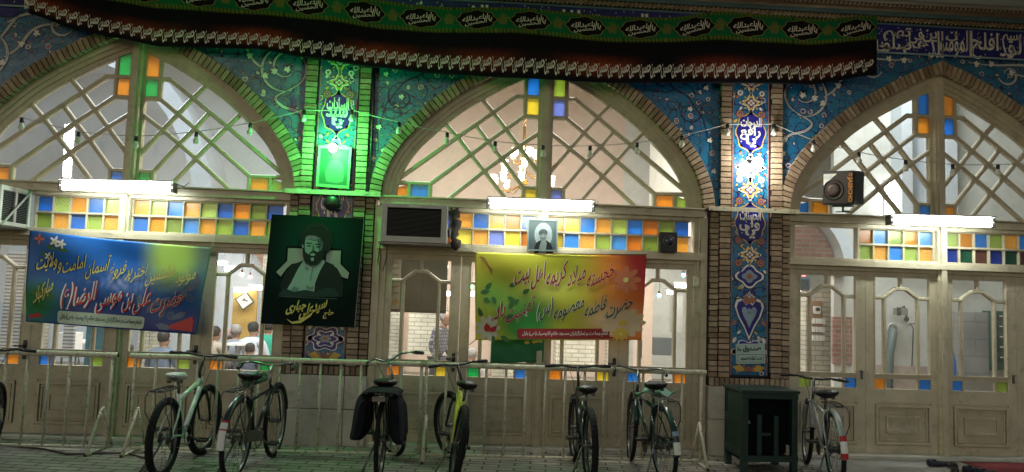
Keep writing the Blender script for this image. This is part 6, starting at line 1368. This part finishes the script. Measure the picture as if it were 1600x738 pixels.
seated(391, 538, 3.2, 180, sh('shirt_char', (.05, .06, .09)), 'hunched man in dark shirt low in front of the pale blue shirt', HAIR, s=.8)
seated(203, 540, 3.0, 200, sh('shirt_umber', (.16, .10, .08)), 'small seated child in brown behind the doors below the banner', s=.6)
seated(738, 546, 4.0, 180, sh('shirt_white', (.6, .6, .58)), 'man in white sitting low just left of the green cloth', GREYH, s=.9)
seated(1249, 565, 4.5, 180, sh('shirt_dun', (.30, .27, .24)), 'small far man low in the first right door', s=.7)
def standing(px, py, y, label):
    top = P(px, py, y); ks = top.z/1.72; o = thing('person', label, 'person', (top.x, y, .02), rad(60)); o.scale = (ks,)*3
    ck = brick_mat('checked_shirt', (.34, .33, .34), (.22, .22, .25), (.10, .10, .12), .06, .06, .012, .8)
    V = [(0, 0, .92), (0, .01, 1.12), (0, -.02, 1.32), (0, -.06, 1.44), (.19, -.04, 1.38), (.24, .02, 1.10), (.20, -.14, .90), (-.19, -.04, 1.38), (-.24, .02, 1.10), (-.22, -.12, .88)]
    skin_obj('body', V, [(0, 1), (1, 2), (2, 3), (2, 4), (4, 5), (5, 6), (2, 7), (7, 8), (8, 9)], [(.155, .11), (.15, .11), (.165, .11), (.07, .06), .07, .052, .04, .07, .052, .04], ck, o)
    V = [(0, 0, .90), (.09, 0, .84), (.11, -.06, .48), (.10, .02, .10), (.10, -.12, .05), (-.09, 0, .84), (-.10, .06, .48), (-.10, .16, .10), (-.10, .04, .05)]
    skin_obj('trousers', V, [(0, 1), (1, 2), (2, 3), (3, 4), (0, 5), (5, 6), (6, 7), (7, 8)], [.13, .10, .065, .045, .04, .10, .065, .045, .04], flat('trousers_dark', (.05, .05, .06), .8), o)
    mb = MB(); mb.tube([(0, -.05, 1.40), (0, -.10, 1.52)], [.06, .052], SKIN, 12); mb.build('neck', o); head(o, (0, -.12, 1.60), 0, GREYH, 1)
    hand(o, (.20, -.15, .89), (-.1, -.4, -.9), -1); hand(o, (-.22, -.13, .87), (.1, -.4, -.9), 1); return o
standing(688, 489, 2.6, 'walking man in a checked shirt seen through the middle left door')
# added fill lamps, kept out of view, that brighten the interior
def hall_fill_lamp(x, y, z, sx, sy, pw, col, label, tilt=0):
    l = bpy.data.lights.new('hall_fill_light', 'AREA'); l.shape = 'RECTANGLE'; l.size = sx; l.size_y = sy; l.energy = pw; l.color = col
    o = thing('unseen_fill_lamp', label, 'lamp', (x, y, z)); mb = MB(); mb.box(-sx/2-.03, sx/2+.03, -sy/2-.01, sy/2+.01, .004, .03, M['white_paint']); mb.build('housing', o)
    a = bpy.data.objects.new('hall_fill_light', l); COL.objects.link(a); a.parent = o; a.location = (0, 0, 0); a.rotation_euler = (rad(tilt), 0, 0)
K = HALL_E/9
hall_fill_lamp(-6.5, 2.6, 5.9, 1.6, .3, 120*K, (.86, .93, 1), 'added unseen fill lamp over the left part of the hall'); hall_fill_lamp(-3.3, 2.5, 6.1, 1.6, .3, 120*K, (.86, .93, 1), 'added unseen fill lamp over the right part of the left hall')
hall_fill_lamp(-.5, 2.6, 5.9, 1.6, .3, 130*K, (1, .90, .80), 'added unseen fill lamp in front of the chandelier on the left'); hall_fill_lamp(2.0, 2.4, 6.1, 1.6, .3, 130*K, (1, .90, .80), 'added unseen fill lamp to the right in front of the chandelier')
hall_fill_lamp(5.6, 1.4, 5.9, 1.6, .3, 75*K, (.95, .98, 1), 'added unseen fill lamp in the right hand vestibule'); hall_fill_lamp(4.2, 4.6, 3.4, .9, .3, 30*K, (1, .97, .9), 'lower added fill lamp in the passage behind the meter board')
hall_fill_lamp(-3.7, .80, 2.72, 2.4, .12, 55*K, (.95, .98, 1), 'slim added fill lamp hidden behind the beam of the left doors', 55); hall_fill_lamp(.8, .80, 2.72, 2.4, .12, 45*K, (.95, .98, 1), 'slim added fill lamp hidden behind the beam of the middle doors', 55); hall_fill_lamp(5.5, .80, 2.72, 2.0, .12, 14*K, (.95, .98, 1), 'slim added fill lamp hidden behind the beam of the right doors', 50)
